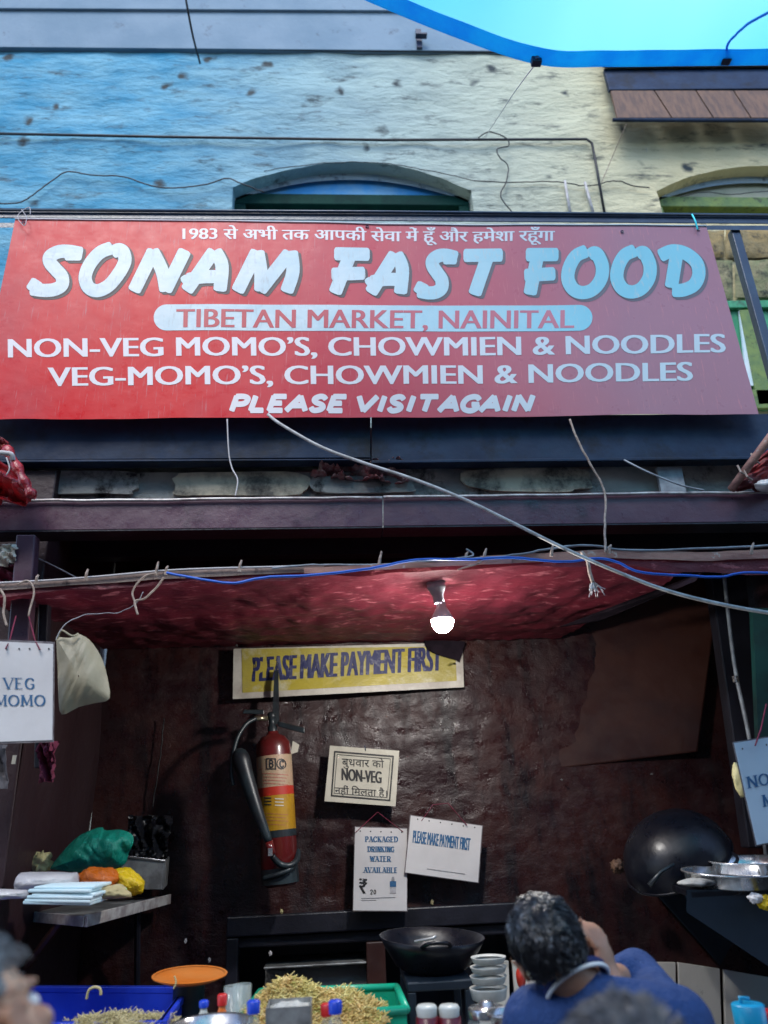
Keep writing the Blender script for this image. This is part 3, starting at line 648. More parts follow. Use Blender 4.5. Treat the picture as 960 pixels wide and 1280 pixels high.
# ------------------------------------------------------------------ the banner
YB = 2.66
ban = thing('shop_banner', 'long red vinyl banner reading SONAM FAST FOOD tied to the balcony railing', 'banner', P(460, 520, YB))
def wav(p): return .007*math.sin(p.x*2.3+.6) + .010*nv(p, .9, 21) + .004*nv((p.x*1.4, 0, p.z*.6), 3.0, 22)
def bsurf(px, py):
    p = P(px, py, YB); p.y += wav(p); return p
TL, TR, BR, BL = (19.5, 275.5), (882.5, 284), (947, 518), (-33, 526)
def bq(u, v):
    a = (TL[0]+(TR[0]-TL[0])*u, TL[1]+(TR[1]-TL[1])*u); b = (BL[0]+(BR[0]-BL[0])*u, BL[1]+(BR[1]-BL[1])*u)
    x, y = a[0]+(b[0]-a[0])*v, a[1]+(b[1]-a[1])*v
    y += (1.6*nv((u*12, 0, 0), 1, 31))*v**8
    p = bsurf(x, y)
    return p
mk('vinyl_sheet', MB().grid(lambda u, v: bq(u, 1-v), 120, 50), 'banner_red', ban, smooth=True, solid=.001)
mk('top_hem', MB().tube([bq(k/60, 0)+Vector((0, -.002, .003)) for k in range(61)], .0042, 6), 'banner_small_text', ban, smooth=True)
LF = .0016
def bs_lift(k): return lambda x, y: bsurf(x, y)+Vector((0, -LF-k, 0))
# white pill
pill = []; (xa, ya), (xb, yb) = (209, 398.5), (724, 397.5); hh = 16.3
up_ = []
for k in range(25):
    t = math.pi/2 + math.pi*k/24; up_.append((xa+hh*math.cos(t), ya-hh*math.sin(t)))
dn_ = []
for k in range(25):
    t = -math.pi/2 + math.pi*k/24; dn_.append((xb+hh*math.cos(t), yb-hh*math.sin(t)))
mbp = MB(); s1 = bs_lift(0)
n = 60; vs = []
for k in range(n+1):
    x = (xa-hh)+(xb-xa+2*hh)*k/n; x = min(max(x, xa-hh+.01), xb+hh-.01)
    h_ = hh if xa <= x <= xb else math.sqrt(max(0, hh*hh-(min(abs(x-xa), abs(x-xb)))**2)); yy = ya+(yb-ya)*(x-xa)/(xb-xa)
    vs += [s1(x, yy-h_), s1(x, yy), s1(x, yy+h_)]
xsmp = [xa-hh*math.cos(math.pi/2*k/10) for k in range(11)] + [xa+(xb-xa)*k/30 for k in range(1, 30)] + [xb+hh*math.sin(math.pi/2*k/10) for k in range(11)]
vs = []
for x in xsmp:
    d_ = xa-x if x < xa else (x-xb if x > xb else 0); h_ = math.sqrt(max(0, hh*hh-d_*d_)); yy = ya+(yb-ya)*(x-xa)/(xb-xa)
    vs += [s1(x, yy+h_), s1(x, yy-h_)]
mbp.add(vs, [(2*i, 2*i+2, 2*i+3, 2*i+1) for i in range(len(xsmp)-1)])
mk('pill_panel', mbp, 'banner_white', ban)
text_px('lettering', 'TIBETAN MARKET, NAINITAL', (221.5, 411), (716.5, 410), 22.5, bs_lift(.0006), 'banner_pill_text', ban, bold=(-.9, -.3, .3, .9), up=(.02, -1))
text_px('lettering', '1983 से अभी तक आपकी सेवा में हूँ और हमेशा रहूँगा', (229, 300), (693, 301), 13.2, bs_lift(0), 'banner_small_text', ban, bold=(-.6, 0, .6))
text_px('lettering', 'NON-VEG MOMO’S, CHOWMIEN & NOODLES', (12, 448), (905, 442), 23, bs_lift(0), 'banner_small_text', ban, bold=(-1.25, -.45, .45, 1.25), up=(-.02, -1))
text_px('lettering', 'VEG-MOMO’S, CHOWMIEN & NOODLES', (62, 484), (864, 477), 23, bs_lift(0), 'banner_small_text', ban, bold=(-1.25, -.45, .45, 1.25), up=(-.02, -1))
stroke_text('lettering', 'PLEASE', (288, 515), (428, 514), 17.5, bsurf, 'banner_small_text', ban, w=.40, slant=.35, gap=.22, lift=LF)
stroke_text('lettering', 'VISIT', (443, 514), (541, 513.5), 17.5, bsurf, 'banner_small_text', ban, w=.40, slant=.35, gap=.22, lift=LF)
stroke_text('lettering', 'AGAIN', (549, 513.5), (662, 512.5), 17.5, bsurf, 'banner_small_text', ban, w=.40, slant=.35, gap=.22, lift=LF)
# big brush letters: centre lines in each letter's own box
def bl_S(): return [(1, [(.93,.84),(.74,.88),(.56,.87),(.42,.78),(.42,.66),(.52,.52),(.62,.38),(.62,.22),(.50,.13),(.32,.11),(.12,.14)]), (0, [(.12,.13),(.20,.27)]), (0, [(.70,.83),(.92,.83)])]
def bl_O(): return [(1, [(.60,.93),(.40,.84),(.22,.62),(.14,.38),(.20,.18),(.36,.11),(.56,.20),(.74,.42),(.86,.66),(.84,.84),(.76,.90),(.66,.86)])]
def bl_Oup(): return [(1, [(.50,.93),(.30,.84),(.16,.62),(.13,.38),(.25,.18),(.46,.11),(.68,.18),(.84,.38),(.87,.62),(.78,.84),(.70,.90),(.62,.86)])]
def bl_N(): return [(0, [(.14,.12),(.42,.88)]), (1, [(.42,.88),(.56,.5),(.62,.12)]), (0, [(.62,.12),(.90,.88)])]
def bl_A(): return [(0, [(.15,.13),(.66,.88)]), (1, [(.72,.88),(.84,.60),(.80,.13)]), (1, [(.18,.33),(.45,.38),(.80,.38)]), (0, [(.10,.27),(.16,.31)])]
def bl_M(): return [(0, [(.11,.12),(.36,.88)]), (1, [(.38,.88),(.42,.5),(.42,.14)]), (0, [(.42,.14),(.80,.86)]), (1, [(.84,.88),(.86,.5),(.78,.12)])]
def bl_F(): return [(0, [(.22,.88),(.90,.88)]), (0, [(.50,.82),(.20,.11)]), (0, [(.16,.46),(.80,.49)])]
def bl_Fu(): return [(0, [(.16,.88),(.90,.88)]), (0, [(.40,.84),(.22,.11)]), (0, [(.12,.46),(.82,.49)])]
def bl_T(): return [(0, [(.10,.88),(.92,.88)]), (0, [(.60,.82),(.32,.11)])]
def bl_D(): return [(0, [(.38,.78),(.28,.22)]), (1, [(.06,.84),(.30,.93),(.58,.88),(.82,.70),(.88,.46),(.78,.24),(.55,.13),(.34,.12)])]
LET = [(bl_S, 32, 106, 307.5, 371), (bl_O, 97.5, 166, 307, 372), (bl_N, 157.5, 239, 309, 371), (bl_A, 225.5, 288, 310, 371.5), (bl_M, 288, 379, 310, 371.5),
       (bl_F, 408, 465, 310.5, 372), (bl_A, 456, 512, 311, 372.5), (bl_S, 518, 573, 311, 372.5), (bl_T, 577, 630, 311, 372.5),
       (bl_Fu, 652.5, 700, 311, 372), (bl_Oup, 702.5, 760, 310.5, 373), (bl_Oup, 763.5, 819, 310.5, 373), (bl_D, 822.5, 879.5, 310.5, 372)]
for fn, x0, x1, y0, y1 in LET:
    lt = None
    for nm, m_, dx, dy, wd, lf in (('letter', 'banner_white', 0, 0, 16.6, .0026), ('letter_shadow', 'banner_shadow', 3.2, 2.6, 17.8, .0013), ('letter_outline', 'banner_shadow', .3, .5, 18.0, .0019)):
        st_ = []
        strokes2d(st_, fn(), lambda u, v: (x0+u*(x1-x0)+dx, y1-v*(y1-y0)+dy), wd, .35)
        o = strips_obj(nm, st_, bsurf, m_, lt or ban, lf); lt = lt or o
# ties
wire('tie_wire', [(27, 262, 2.63), (33, 272, 2.63), (30, 282, 2.63), (22, 270, 2.64), (36, 259, 2.64), (38, 268, 2.64)], .0018, 'pale_string', ban)
wire('tie_wire', [(865, 268, 2.64), (869, 276, 2.63), (872, 287, 2.64)], .004, 'cyan_string', ban)
for (x, y) in ((30, 279), (459, 283), (872, 288), (777, 291)):
    mk('eyelet', MB().lathe([(.003, 0), (.007, .002), (.008, 0)], bsurf(x, y)-Vector((0, .004, 0)), (0, -1, 0), 10), 'dark_clip', ban)

# ------------------------------------------------------------------ awning of red woven tarp
YA = 2.50
aw = thing('red_awning', 'low ceiling of red woven tarp behind a wooden batten over the shop', 'awning', P(430, 715, YA))
fr = [(-60, 744), (0, 738), (200, 724), (480, 711), (640, 703), (760, 697), (878, 700), (960, 697), (1100, 690)]
def lerpc(c, x):
    for i in range(len(c)-1):
        if x <= c[i+1][0] or i == len(c)-2:
            a, b = c[i], c[i+1]; return a[1]+(b[1]-a[1])*(x-a[0])/(b[0]-a[0])
def awn(u, v):
    fx = -30+908*u; bx = 108+592*u; fp = P(fx, lerpc(fr, fx)+1, YA); bp = P(bx, 812-4*math.sin(u*3)-14*u**2, YW-.04)
    p = fp.lerp(bp, v); e = math.sin(math.pi*v)
    p.z += (-.022*e*(.6+nv((u*5, v*2, 0), 1, 41)) + .012*nv((u*30, v*12, 0), 1, 42)*(.3+e) + .006*nv((u*60, v*40, 0), 1, 43))
    return p
mk('tarp_sheet', MB().grid(lambda u, v: awn(u, v), 150, 50), 'red_tarp', aw, smooth=True)
hm = MB()
def hem(u, v):
    x = -60+1160*u; return P(x, lerpc(fr, x)+(1-v)*(7+5*nv((u*22, 0, 0), 1, 44)+(11 if u > .8 else (u-.7)*110 if u > .7 else 0))+0*v, YA-.012-.006*nv((u*50, v, 0), 1, 2))
mk('front_hem', hm.grid(hem, 160, 2), 'red_tarp', aw, smooth=True)
def bat(x0, x1, top, th, m_, yy=YA-.02, nm='batten'):
    mb = MB(); n = 24
    def c(x, d, y): return P(x, lerpc(fr, x)+top+d+1.2*nv((x*.03, 0, 0), 1, 45), y)
    for k in range(n):
        xa = x0+(x1-x0)*k/n; xb = x0+(x1-x0)*(k+1)/n
        mb.hexa([c(xa, th, yy), c(xb, th, yy), c(xb, th, yy+.03), c(xa, th, yy+.03)], [c(xa, 0, yy), c(xb, 0, yy), c(xb, 0, yy+.03), c(xa, 0, yy+.03)])
    return mk(nm, mb, m_, aw)
bat(-60, 405, -9, 9, 'old_batten'); bat(380, 640, -6, 7, 'pink_wood', YA-.05); bat(600, 1100, -10, 11, 'pink_wood')
mk('batten_wire', MB().tube([P(x, lerpc(fr, x)-9.5+1.2*math.sin(x*.02), YA-.03) for x in range(-60, 420, 20)], .0032, 6), 'pale_string', aw, smooth=True)
for k, x in enumerate((46, 108, 196, 208, 300, 475, 583, 606, 690, 762, 940)):
    y = lerpc(fr, x)-8
    mk('tie_knot', MB().tube([P(x-1, y+3, YA-.045), P(x, y-5, YA-.05), P(x+2, y-8-3*(k % 3), YA-.045)], [.006, .005, .003], 6), 'twine', aw)
mk('awning_edge_shadow', MB().quadbox([P(752, 775, 3.0), P(870, 726, 2.62), P(876, 716, 2.62), P(700, 783, 3.1)], .02), 'flat_black', aw)  # black strip standing in for the shadow along the tarp's right edge
# strings hanging from the batten
def string(pts, r, label, m_='twine', cat='string', jit=.003): return wire('hanging_string', pts, r, m_, label=label, cat=cat, jit=jit)
string([(0, 736, 2.44), (6, 748, 2.44), (4, 765, 2.44), (9, 782, 2.44)], .004, 'frayed twine hanging from the far left end of the batten')
string([(22, 731, 2.44), (34, 726, 2.44), (42, 736, 2.44), (40, 752, 2.44), (36, 770, 2.44)], .0032, 'thin twine loop hanging just right of the frayed twine at left')
string([(205, 722, 2.44), (194, 736, 2.44), (180, 748, 2.44), (168, 752, 2.44), (172, 768, 2.44)], .0035, 'pale knotted twine dangling where the blue wire begins')
string([(196, 716, 2.44), (178, 722, 2.44), (166, 740, 2.44), (168, 752, 2.44)], .003, 'bent twine left of the knotted one')
string([(606, 690, 2.43), (600, 703, 2.43), (585, 708, 2.43), (572, 712, 2.43)], .003, 'thin twine lying along the batten right above the bulb')
st = thing('rope_tassel', 'frayed grey rope end hanging where the white cable crosses the batten', 'rope', P(740, 745, 2.4))
mk('rope', MB().tube(cr([P(727, 690, 2.41), P(734, 700, 2.40), P(737, 715, 2.40), P(741, 728, 2.40)], 5), [.006]*16, 6), 'twine', st, smooth=True)
fz = MB()
for k in range(26):
    a = P(741, 726, 2.40); b = P(735+random.random()*22, 735+random.random()*13, 2.40+random.uniform(-.02, .02)); m_ = a.lerp(b, .5)+Vector((random.uniform(-.01, .01), 0, random.uniform(-.01, .01)))
    fz.tube([a, m_, b], .0014, 4)
mk('frayed_end', fz, 'pale_string', st); st.children[-1]['kind'] = 'stuff'
# long white cable, strings, blue wire
wire('white_cable', [(335, 518, 2.60), (352, 531, 2.58), (400, 558, 2.55), (450, 577, 2.52), (520, 600, 2.48), (580, 624, 2.45), (640, 653, 2.42), (700, 683, 2.39), (760, 710, 2.36), (830, 737, 2.32), (900, 755, 2.28), (980, 769, 2.22), (1080, 782, 2.15)], .0062, 'white_cable', n=8,
     label='thick white cable running diagonally from the banner to the right edge', cat='cable')
wire('blue_wire', [(208, 716, 2.43), (240, 722, 2.43), (290, 729, 2.43), (330, 722, 2.43), (400, 718, 2.43), (470, 709, 2.43), (520, 700, 2.43), (590, 699, 2.42), (640, 697, 2.42), (700, 702, 2.42), (745, 698, 2.42), (770, 702, 2.42), (800, 715, 2.42), (850, 719, 2.42), (900, 721, 2.42), (930, 716, 2.42), (1000, 718, 2.42)], .0042, 'blue_wire', n=6,
     label='bright blue wire looped along the front edge of the red awning', cat='wire', jit=.002)
wire('grey_wire', [(560, 701, 2.46), (640, 694, 2.47), (700, 684, 2.48), (740, 682, 2.48), (800, 688, 2.48), (960, 682, 2.48), (1060, 678, 2.48)], .004, 'grey_pipe', label='thin grey wire above the batten on the right', cat='wire', jit=.003)
wire('grey_wire', [(340, 710, 2.46), (400, 706, 2.46), (470, 706, 2.46), (545, 701, 2.45), (590, 695, 2.45), (583, 686, 2.45)], .0035, 'grey_pipe', label='thin grey wire along the middle of the batten ending in an upturned tip', cat='wire', jit=.003)
wire('hanging_string', [(284, 524, 2.6), (286, 565, 2.6), (290, 585, 2.6), (297, 600, 2.59), (294, 620, 2.58)], .0028, 'pale_string', label='thin pale string below the banner at left, ending on the purple beam', cat='string')
wire('hanging_string', [(712, 524, 2.58), (722, 550, 2.57), (738, 580, 2.56), (752, 605, 2.56), (757, 625, 2.55), (756, 655, 2.5), (757, 690, 2.45)], .0042, 'twine', label='brown twine running from the banner over the purple beam to the batten', cat='string', jit=.002)
wire('roof_wire', [(780, 575, 2.66), (810, 590, 2.62), (850, 606, 2.6), (880, 613, 2.58)], .004, 'grey_pipe', label='grey rod lying on the beam below the right end of the banner', cat='rod')
wire('hanging_string', [(28, 690, 2.7), (60, 704, 2.75), (95, 722, 2.8)], .003, 'grey_pipe', label='dim wire slanting behind the awning batten at far left', cat='wire')
# ================================================================== bundles at both ends of the beam
rb = thing('red_bundle', 'crumpled shiny red tarpaulin bundle tied with white cord at the left edge', 'tarpaulin bundle', P(5, 620, 2.45))
def crumple(c, r, seed, amp=.22, fr_=6, n=28, rot=None):
    mb = MB(); mb.ell((0, 0, 0), r, None, n, lambda d: 1+amp*nv(d, fr_*.35, seed)+amp*.8*(.35-abs(nv(d, fr_*.55, seed+1))*1.6)+amp*.3*abs(nv(d, fr_*1.6, seed+2)))
    rot = rot or Matrix.Identity(3); mb.v = [Vector(c)+rot @ v for v in mb.v]; return mb
def fold_sheet(c4, Y, amp, seed, name, m_, parent, nu=26, nv_=26, freq=9, thick=.003, dy=None):
    "sheet between four pixel corners (BL,BR,TR,TL) with folds in depth"
    def f(u, v):
        a = Vector(c4[0]).lerp(Vector(c4[1]), u); b = Vector(c4[3]).lerp(Vector(c4[2]), u); q = a.lerp(b, v)
        p = P(q.x+2.2*nv((u*3, v*3, seed), 1, seed), q.y+2.2*nv((u*3, v*3, seed+9), 1, seed), Y+(dy(u, v) if dy else 0))
        p.y += amp*(abs(nv((u*freq*.3+v*1.5, v*freq*.12, seed), 1, seed))*2+.5*nv((u*freq, v*freq, seed), 1, 3))
        return p
    return mk(name, MB().grid(f, nu, nv_), m_, parent, smooth=True, solid=thick)
fold_sheet([(-60, 628), (44, 623), (16, 572), (-60, 560)], 2.45, .10, 3, 'tarp_folds', 'red_plastic', rb)
mk('rolled_edge', MB().tube(cr([P(8, 560, 2.42), P(22, 585, 2.41), P(32, 606, 2.41), P(42, 622, 2.42)], 6), [.016+.004*math.sin(k*1.3) for k in range(19)], 10), 'red_plastic', rb, smooth=True)
fold_sheet([(-20, 560), (8, 566), (4, 545), (-20, 528)], 2.43, .05, 5, 'tarp_neck', 'red_dull', rb, 12, 12)
mk('binding_cord', MB().tube(cr([P(-16, 565, 2.39), P(2, 566, 2.385), P(14, 568, 2.39), P(16, 575, 2.4)], 5), .009, 8), 'pale_string', rb, smooth=True)
mk('binding_cord', MB().tube(cr([P(8, 572, 2.385), P(12, 585, 2.385), P(8, 594, 2.39)], 5), .0025, 6), 'pale_string', rb, smooth=True)
rr = thing('folded_canopy', 'dark red canopy with a pink wooden pole at the right edge above the beam', 'canopy', P(945, 610, 2.5))
mk('pole', MB().tube([P(914, 612, 2.56), P(962, 547, 2.5), P(1010, 480, 2.44)], .0155, 10), 'pink_wood', rr, smooth=True)
fold_sheet([(918, 612), (1030, 612), (1040, 500), (952, 570)], 2.56, .06, 7, 'canopy_cloth', 'red_dull', rr)
for (x, y) in ((926, 590), (943, 575), (934, 596)):
    mk('pole_tie', MB().tube([P(x-4, y-8, 2.53), P(x, y, 2.515), P(x+6, y+4, 2.53)], .004, 6), 'twine', rr)
tag(mk('crumpled_paper', crumple(P(957, 607, 2.55), (.04, .03, .02), 5), 'paper_white', smooth=True), 'small crumpled white paper on the beam at the right edge', 'paper')
# rag on the concrete ledge
rg = fold_sheet([(388, 590), (512, 598), (505, 572), (404, 572)], 2.72, .10, 12, 'rag', 'cloth_rag' if 'cloth_rag' in M else 'pink_wood', None, 40, 14, 20)
mat('rag_cloth', (.42,.30,.30), .8, col2=(.30,.09,.10), nsc=22, dirt=(.08,.05,.06), dsc=16, bump=.8, bsc=30)
rg.data.materials[0] = M['rag_cloth']; tag(rg, 'crumpled pink and white rag hanging on the concrete ledge below the banner', 'rag')
tag(fold_sheet([(-10, 706), (17, 700), (20, 678), (-8, 684)], 2.58, .03, 14, 'paper_scrap', 'paper_cream', None, 12, 12), 'torn cream scrap pinned to the left post below the purple beam', 'paper')
tag(fold_sheet([(-60, 735), (16, 732), (20, 704), (-60, 700)], 2.68, .05, 15, 'wine_cloth', 'wine_cloth', None, 14, 10), 'dark wine cloth stuffed behind the left post above the batten', 'cloth')

# ================================================================== bulb
bc = P(553, 777, 2.66)
lb = thing('light_bulb', 'lit round white bulb hanging from the red awning', 'light bulb', bc)
mk('bulb_globe', MB().lathe([(.001, -.041), (.018, -.037), (.031, -.026), (.039, -.008), (.0395, .006)], bc, (0, 0, 1), 24), 'bulb_glow', lb, smooth=True)
mk('bulb_collar', MB().lathe([(.0400, .006), (.037, .016), (.028, .034), (.019, .05), (.016, .062), (.016, .070)], bc, (0, 0, 1), 24), 'bulb_base', lb, smooth=True)
mk('socket', MB().lathe([(.019, .068), (.020, .095), (.030, .118), (.034, .125), (.034, .150), (.020, .156)], bc, (-.1, 0, 1), 20), 'socket', lb, smooth=True)
wire('bulb_flex', [(544, 728, 2.66), (536, 716, 2.62), (545, 707, 2.5)], .003, 'white_cable', lb)

# ================================================================== notices
def sheet_notice(name, label, q, Y, m_, cat='notice', thick=.0016, curl=.006, tilt=0, group=None, seed=1, margin=1.4, lam=True):
    "q: BL, BR, TR, TL pixels. returns thing and its surface function"
    c = [Vector(a) for a in q]; ctr = (c[0]+c[1]+c[2]+c[3])/4
    t = thing(name, label, cat, P(ctr.x, max(a.y for a in c), Y), group)
    y0 = min(a.y for a in c); y1 = max(a.y for a in c); x0 = min(a.x for a in c); x1 = max(a.x for a in c)
    def surf(px, py, off=0):
        v = (py-y0)/(y1-y0); u = (px-x0)/(x1-x0)
        return P(px, py, Y - tilt*v + curl*math.sin(u*3.1+seed) + curl*.7*nv((u*2, v*2, seed), 1, seed) - off)
    def g(u, v, k=0, off=0):
        a = (c[0]-ctr)*(1+k/((c[0]-ctr).length))+ctr; b = (c[1]-ctr)*(1+k/((c[1]-ctr).length))+ctr
        d = (c[2]-ctr)*(1+k/((c[2]-ctr).length))+ctr; e = (c[3]-ctr)*(1+k/((c[3]-ctr).length))+ctr
        p = a.lerp(b, u).lerp(e.lerp(d, u), v); return surf(p.x, p.y, off)
    if lam: mk('laminate', MB().grid(lambda u, v: g(u, v, margin, -.0015), 14, 14), 'laminate', t, smooth=True, solid=.0008)
    mk('sheet', MB().grid(lambda u, v: g(u, v), 16, 16), m_, t, smooth=True, solid=thick)
    return t, lambda px, py: surf(px, py, thick/2+.0018), g
Yn = YW-.10
# yellow banner on the back wall
yb_, ys_, yg = sheet_notice('payment_banner', 'creased yellow banner on the back wall reading PLEASE MAKE PAYMENT FIRST', [(291, 874), (580, 859), (578, 803), (292, 811)], Yn+.035, 'white_vinyl', 'banner', curl=.02, lam=False, seed=4)
yc_ = [(303, 866), (571, 851), (569, 808), (302, 811)]
def yl(u, v):
    a = Vector(yc_[0]).lerp(Vector(yc_[1]), u); b = Vector(yc_[3]).lerp(Vector(yc_[2]), u); q = a.lerp(b, v)
    if u > .86: q.y += (u-.86)*60*(v > .5)*(1-abs(u-.95)*4)
    return ys_(q.x, q.y)
mk('yellow_field', MB().grid(yl, 40, 8), 'yellow_vinyl', yb_, smooth=True)
def ys2(px, py): return ys_(px, py)+Vector((0, -.002, 0))
text_px('lettering', 'PLEASE MAKE PAYMENT FIRST', (316, 852), (551, 838), 30, ys2, 'ink_navy', yb_, bold=(-1.3, -.5, .5, 1.3), up=(.03, -1))
fold_sheet([(534, 812), (574, 826), (582, 801), (530, 800)], Yn+.01, .01, 6, 'torn_flap', 'flat_black', yb_, 10, 8)
# Hindi notice
hn, hs, hg = sheet_notice('hindi_notice', 'cream framed notice in Hindi saying NON-VEG, above the other wall papers', [(405.5, 1001.5), (494.5, 1008), (499, 938.5), (412.5, 932)], Yn, 'paper_cream', lam=False, curl=.004, seed=2)
def quadline(pts, wpx, surf, m_, parent, nm='border'):
    mb = MB(); w_ = wpx/2; d = Vector((0, -.0004, 0))
    for i in range(len(pts)-1):
        a, b = Vector(pts[i]), Vector(pts[i+1]); t = (b-a).normalized(); n_ = Vector((-t.y, t.x))*w_
        for k in range(6):
            p, q = a.lerp(b, k/6), a.lerp(b, (k+1)/6)
            if k == 0: p = p - t*w_
            if k == 5: q = q + t*w_
            e = d*(i % 3)
            mb.add([surf(*(p-n_))+e, surf(*(q-n_))+e, surf(*(q+n_))+e, surf(*(p+n_))+e], [(0, 1, 2, 3)])
    return mk(nm, mb, m_, parent)
br = [(414.5, 994.5), (487, 1000.5), (491.5, 945.5), (418.5, 939.5), (414.5, 994.5)]
quadline(br, 1.9, hs, 'ink_black', hn)
br2 = [(417.5, 991.5), (484, 997), (488, 948.5), (421.5, 943), (417.5, 991.5)]
quadline(br2, .7, hs, 'ink_black', hn)
text_px('lettering', 'बुधवार को', (427.5, 957), (480, 960), 9.5, hs, 'ink_black', hn, off=.004)
text_px('lettering', 'NON-VEG', (427.5, 975), (476.5, 979), 14.5, hs, 'ink_black', hn, bold=(-.7, -.3, .3, .7))
text_px('lettering', 'नहीं िमलता है।', (418.5, 992), (484, 996), 8.5, hs, 'ink_black', hn, off=.004)
mk('hanger', MB().tube([P(456, 932, Yn), P(457, 938, Yn-.01)], .002, 6), 'dark_clip', hn)
# packaged water notice
wn, ws, wg = sheet_notice('water_notice', 'white paper notice reading PACKAGED DRINKING WATER AVAILABLE with a rupee sign', [(441.5, 1138), (508.5, 1138.5), (508.5, 1036), (444, 1034)], Yn, 'paper_white', seed=3, curl=.005)
for s, y, xa, xb in (('PACKAGED', 1052, 457, 497), ('DRINKING', 1064.5, 460, 492.5), ('WATER', 1076.5, 463, 488), ('AVAILABLE', 1090.5, 455, 496.5)):
    stroke_text('lettering', s if 'B' not in s else s, (xa, y), (xb, y+.3), 6.3, ws, 'ink_blue', wn, w=.24, contrast=.6, serif=1.0, gap=.34, lift=0)
text_px('rupee_sign', '₹', (449.5, 1116), (458.5, 1117), 17, ws, 'ink_black', wn, bold=(-.6, 0, .6))
stroke_text('lettering', '20', (463, 1117.5), (470, 1117.5), 5.2, ws, 'ink_black', wn, w=.2, contrast=.4, gap=.3, lift=0)
quadline([(452, 1123), (494, 1121.5)], .8, ws, 'ink_grey', wn, 'footer_rule'); quadline([(452, 1125.5), (470, 1125)], .6, ws, 'ink_grey', wn, 'footer_rule')
bt = MB(); bt.add([ws(487.5, 1117), ws(495, 1117), ws(495, 1103), ws(487.5, 1103)], [(0,1,2,3)]); mk('bottle_picture', bt, 'bag_white', wn)
bt = MB(); bt.add([ws(487.3, 1108.5)+Vector((0,-.001,0)), ws(495.2, 1108.5)+Vector((0,-.001,0)), ws(495.2, 1101.5)+Vector((0,-.001,0)), ws(487.3, 1101.5)+Vector((0,-.001,0))], [(0,1,2,3)]); mk('bottle_picture_label', bt, 'ink_blue', wn)
bt = MB(); bt.add([ws(489, 1101), ws(493.5, 1101), ws(492.5, 1096), ws(490, 1096)], [(0,1,2,3)]); mk('bottle_picture_neck', bt, 'ink_grey', wn)
mk('hanging_thread', MB().tube([P(444, 1041, Yn-.004), P(472, 1015, Yn), P(504, 1040, Yn-.004)], .0018, 5), 'wine_cloth', wn)
# small white payment notice
pn, ps, pg = sheet_notice('payment_notice', 'white paper notice reading PLEASE MAKE PAYMENT FIRST, right of the water notice', [(506.5, 1090.5), (597.5, 1103), (602.5, 1032.5), (513.5, 1019.5)], Yn-.012, 'paper_white', seed=5, curl=.005)
text_px('lettering', 'PLEASE MAKE PAYMENT FIRST', (516, 1053), (587, 1063), 15, ps, 'ink_blue', pn, bold=(-.4, 0, .4), up=(.07, -1))
quadline([(534, 1086), (581, 1092.5)], .8, ps, 'ink_grey', pn, 'footer_rule')
mk('hanging_thread', MB().tube([P(527, 1026, Yn-.016), P(541, 1006, Yn), P(560, 1004, Yn), P(584, 1032, Yn-.016)], .0018, 5), 'wine_cloth', pn)
for i, (t_, g_, cnt) in enumerate(((wn, wg, 5), (pn, pg, 6))):
    for k in range(cnt):
        c = g_(.1+.8*k/(cnt-1), .955, 0, .002)
        mk('punch_hole', MB().lathe([(.0001, .0), (.003, 0)], c, (0, -1, 0), 8), 'ink_black', t_)
# veg momo sign
vn, vs_, vg = sheet_notice('menu_sign', 'white laminated sign reading VEG MOMO hanging at the left edge', [(-22, 928), (65.5, 925), (66.5, 805), (-20, 801)], 2.42, 'paper_white', 'sign', seed=6, margin=3.2)
stroke_text('lettering', 'VEG', (5, 860.5), (42.5, 861), 13, vs_, 'ink_blue', vn, w=.19, contrast=.65, serif=1.0, gap=.3, lift=0)
stroke_text('lettering', 'MOMO', (-6, 882), (56, 882), 13, vs_, 'ink_blue', vn, w=.19, contrast=.65, serif=1.0, gap=.28, lift=0)
mk('hanging_thread', MB().tube([P(7, 811, 2.41), P(12, 801, 2.43), P(20, 770, 2.46)], .0022, 5), 'wine_cloth', vn)
mk('hanging_thread', MB().tube([P(50, 812, 2.41), P(44, 801, 2.43), P(36, 770, 2.46)], .0022, 5), 'wine_cloth', vn)
for x in (8, 24, 37, 49, 61):
    mk('punch_hole', MB().lathe([(.0001, .0), (.0028, 0)], vs_(x, 811)+Vector((0, -.0005, 0)), (0, -1, 0), 8), 'ink_black', vn)
# non veg momo sign
nn_, ns, ng = sheet_notice('menu_sign', 'pale tilted sign with blue letters NON cut off by the right edge', [(946, 1056), (1085, 1030), (1062, 905), (917.5, 929)], 2.40, 'paper_blueish', 'sign', seed=7, margin=2.5)
stroke_text('lettering', 'NON', (936, 985), (976, 977), 13.5, ns, 'ink_blue', nn_, w=.19, contrast=.65, serif=1.0, gap=.28, lift=0, up=(-.18, -1))
stroke_text('lettering', 'VEG', (986, 975), (1024, 968), 13.5, ns, 'ink_blue', nn_, w=.19, contrast=.65, serif=1.0, gap=.28, lift=0, up=(-.18, -1))
stroke_text('lettering', 'MOMO', (955, 1008), (1016, 997), 13.5, ns, 'ink_blue', nn_, w=.19, contrast=.65, serif=1.0, gap=.28, lift=0, up=(-.18, -1))
mk('hanging_thread', MB().tube([P(944, 932, 2.39), P(951, 912, 2.41), P(958, 880, 2.43)], .0025, 5), 'wine_cloth', nn_)
for x, y in ((928, 936), (958, 931)):
    mk('punch_hole', MB().lathe([(.0001, .0), (.0028, 0)], ns(x, y)+Vector((0, -.0005, 0)), (0, -1, 0), 8), 'ink_black', nn_)
tag(mk('garlic_bunch', crumple(P(926, 975, 2.47), (.022, .02, .05), 9), 'cream', smooth=True), 'knotted cream cloth peeking out behind the left side of the tilted sign', 'cloth')

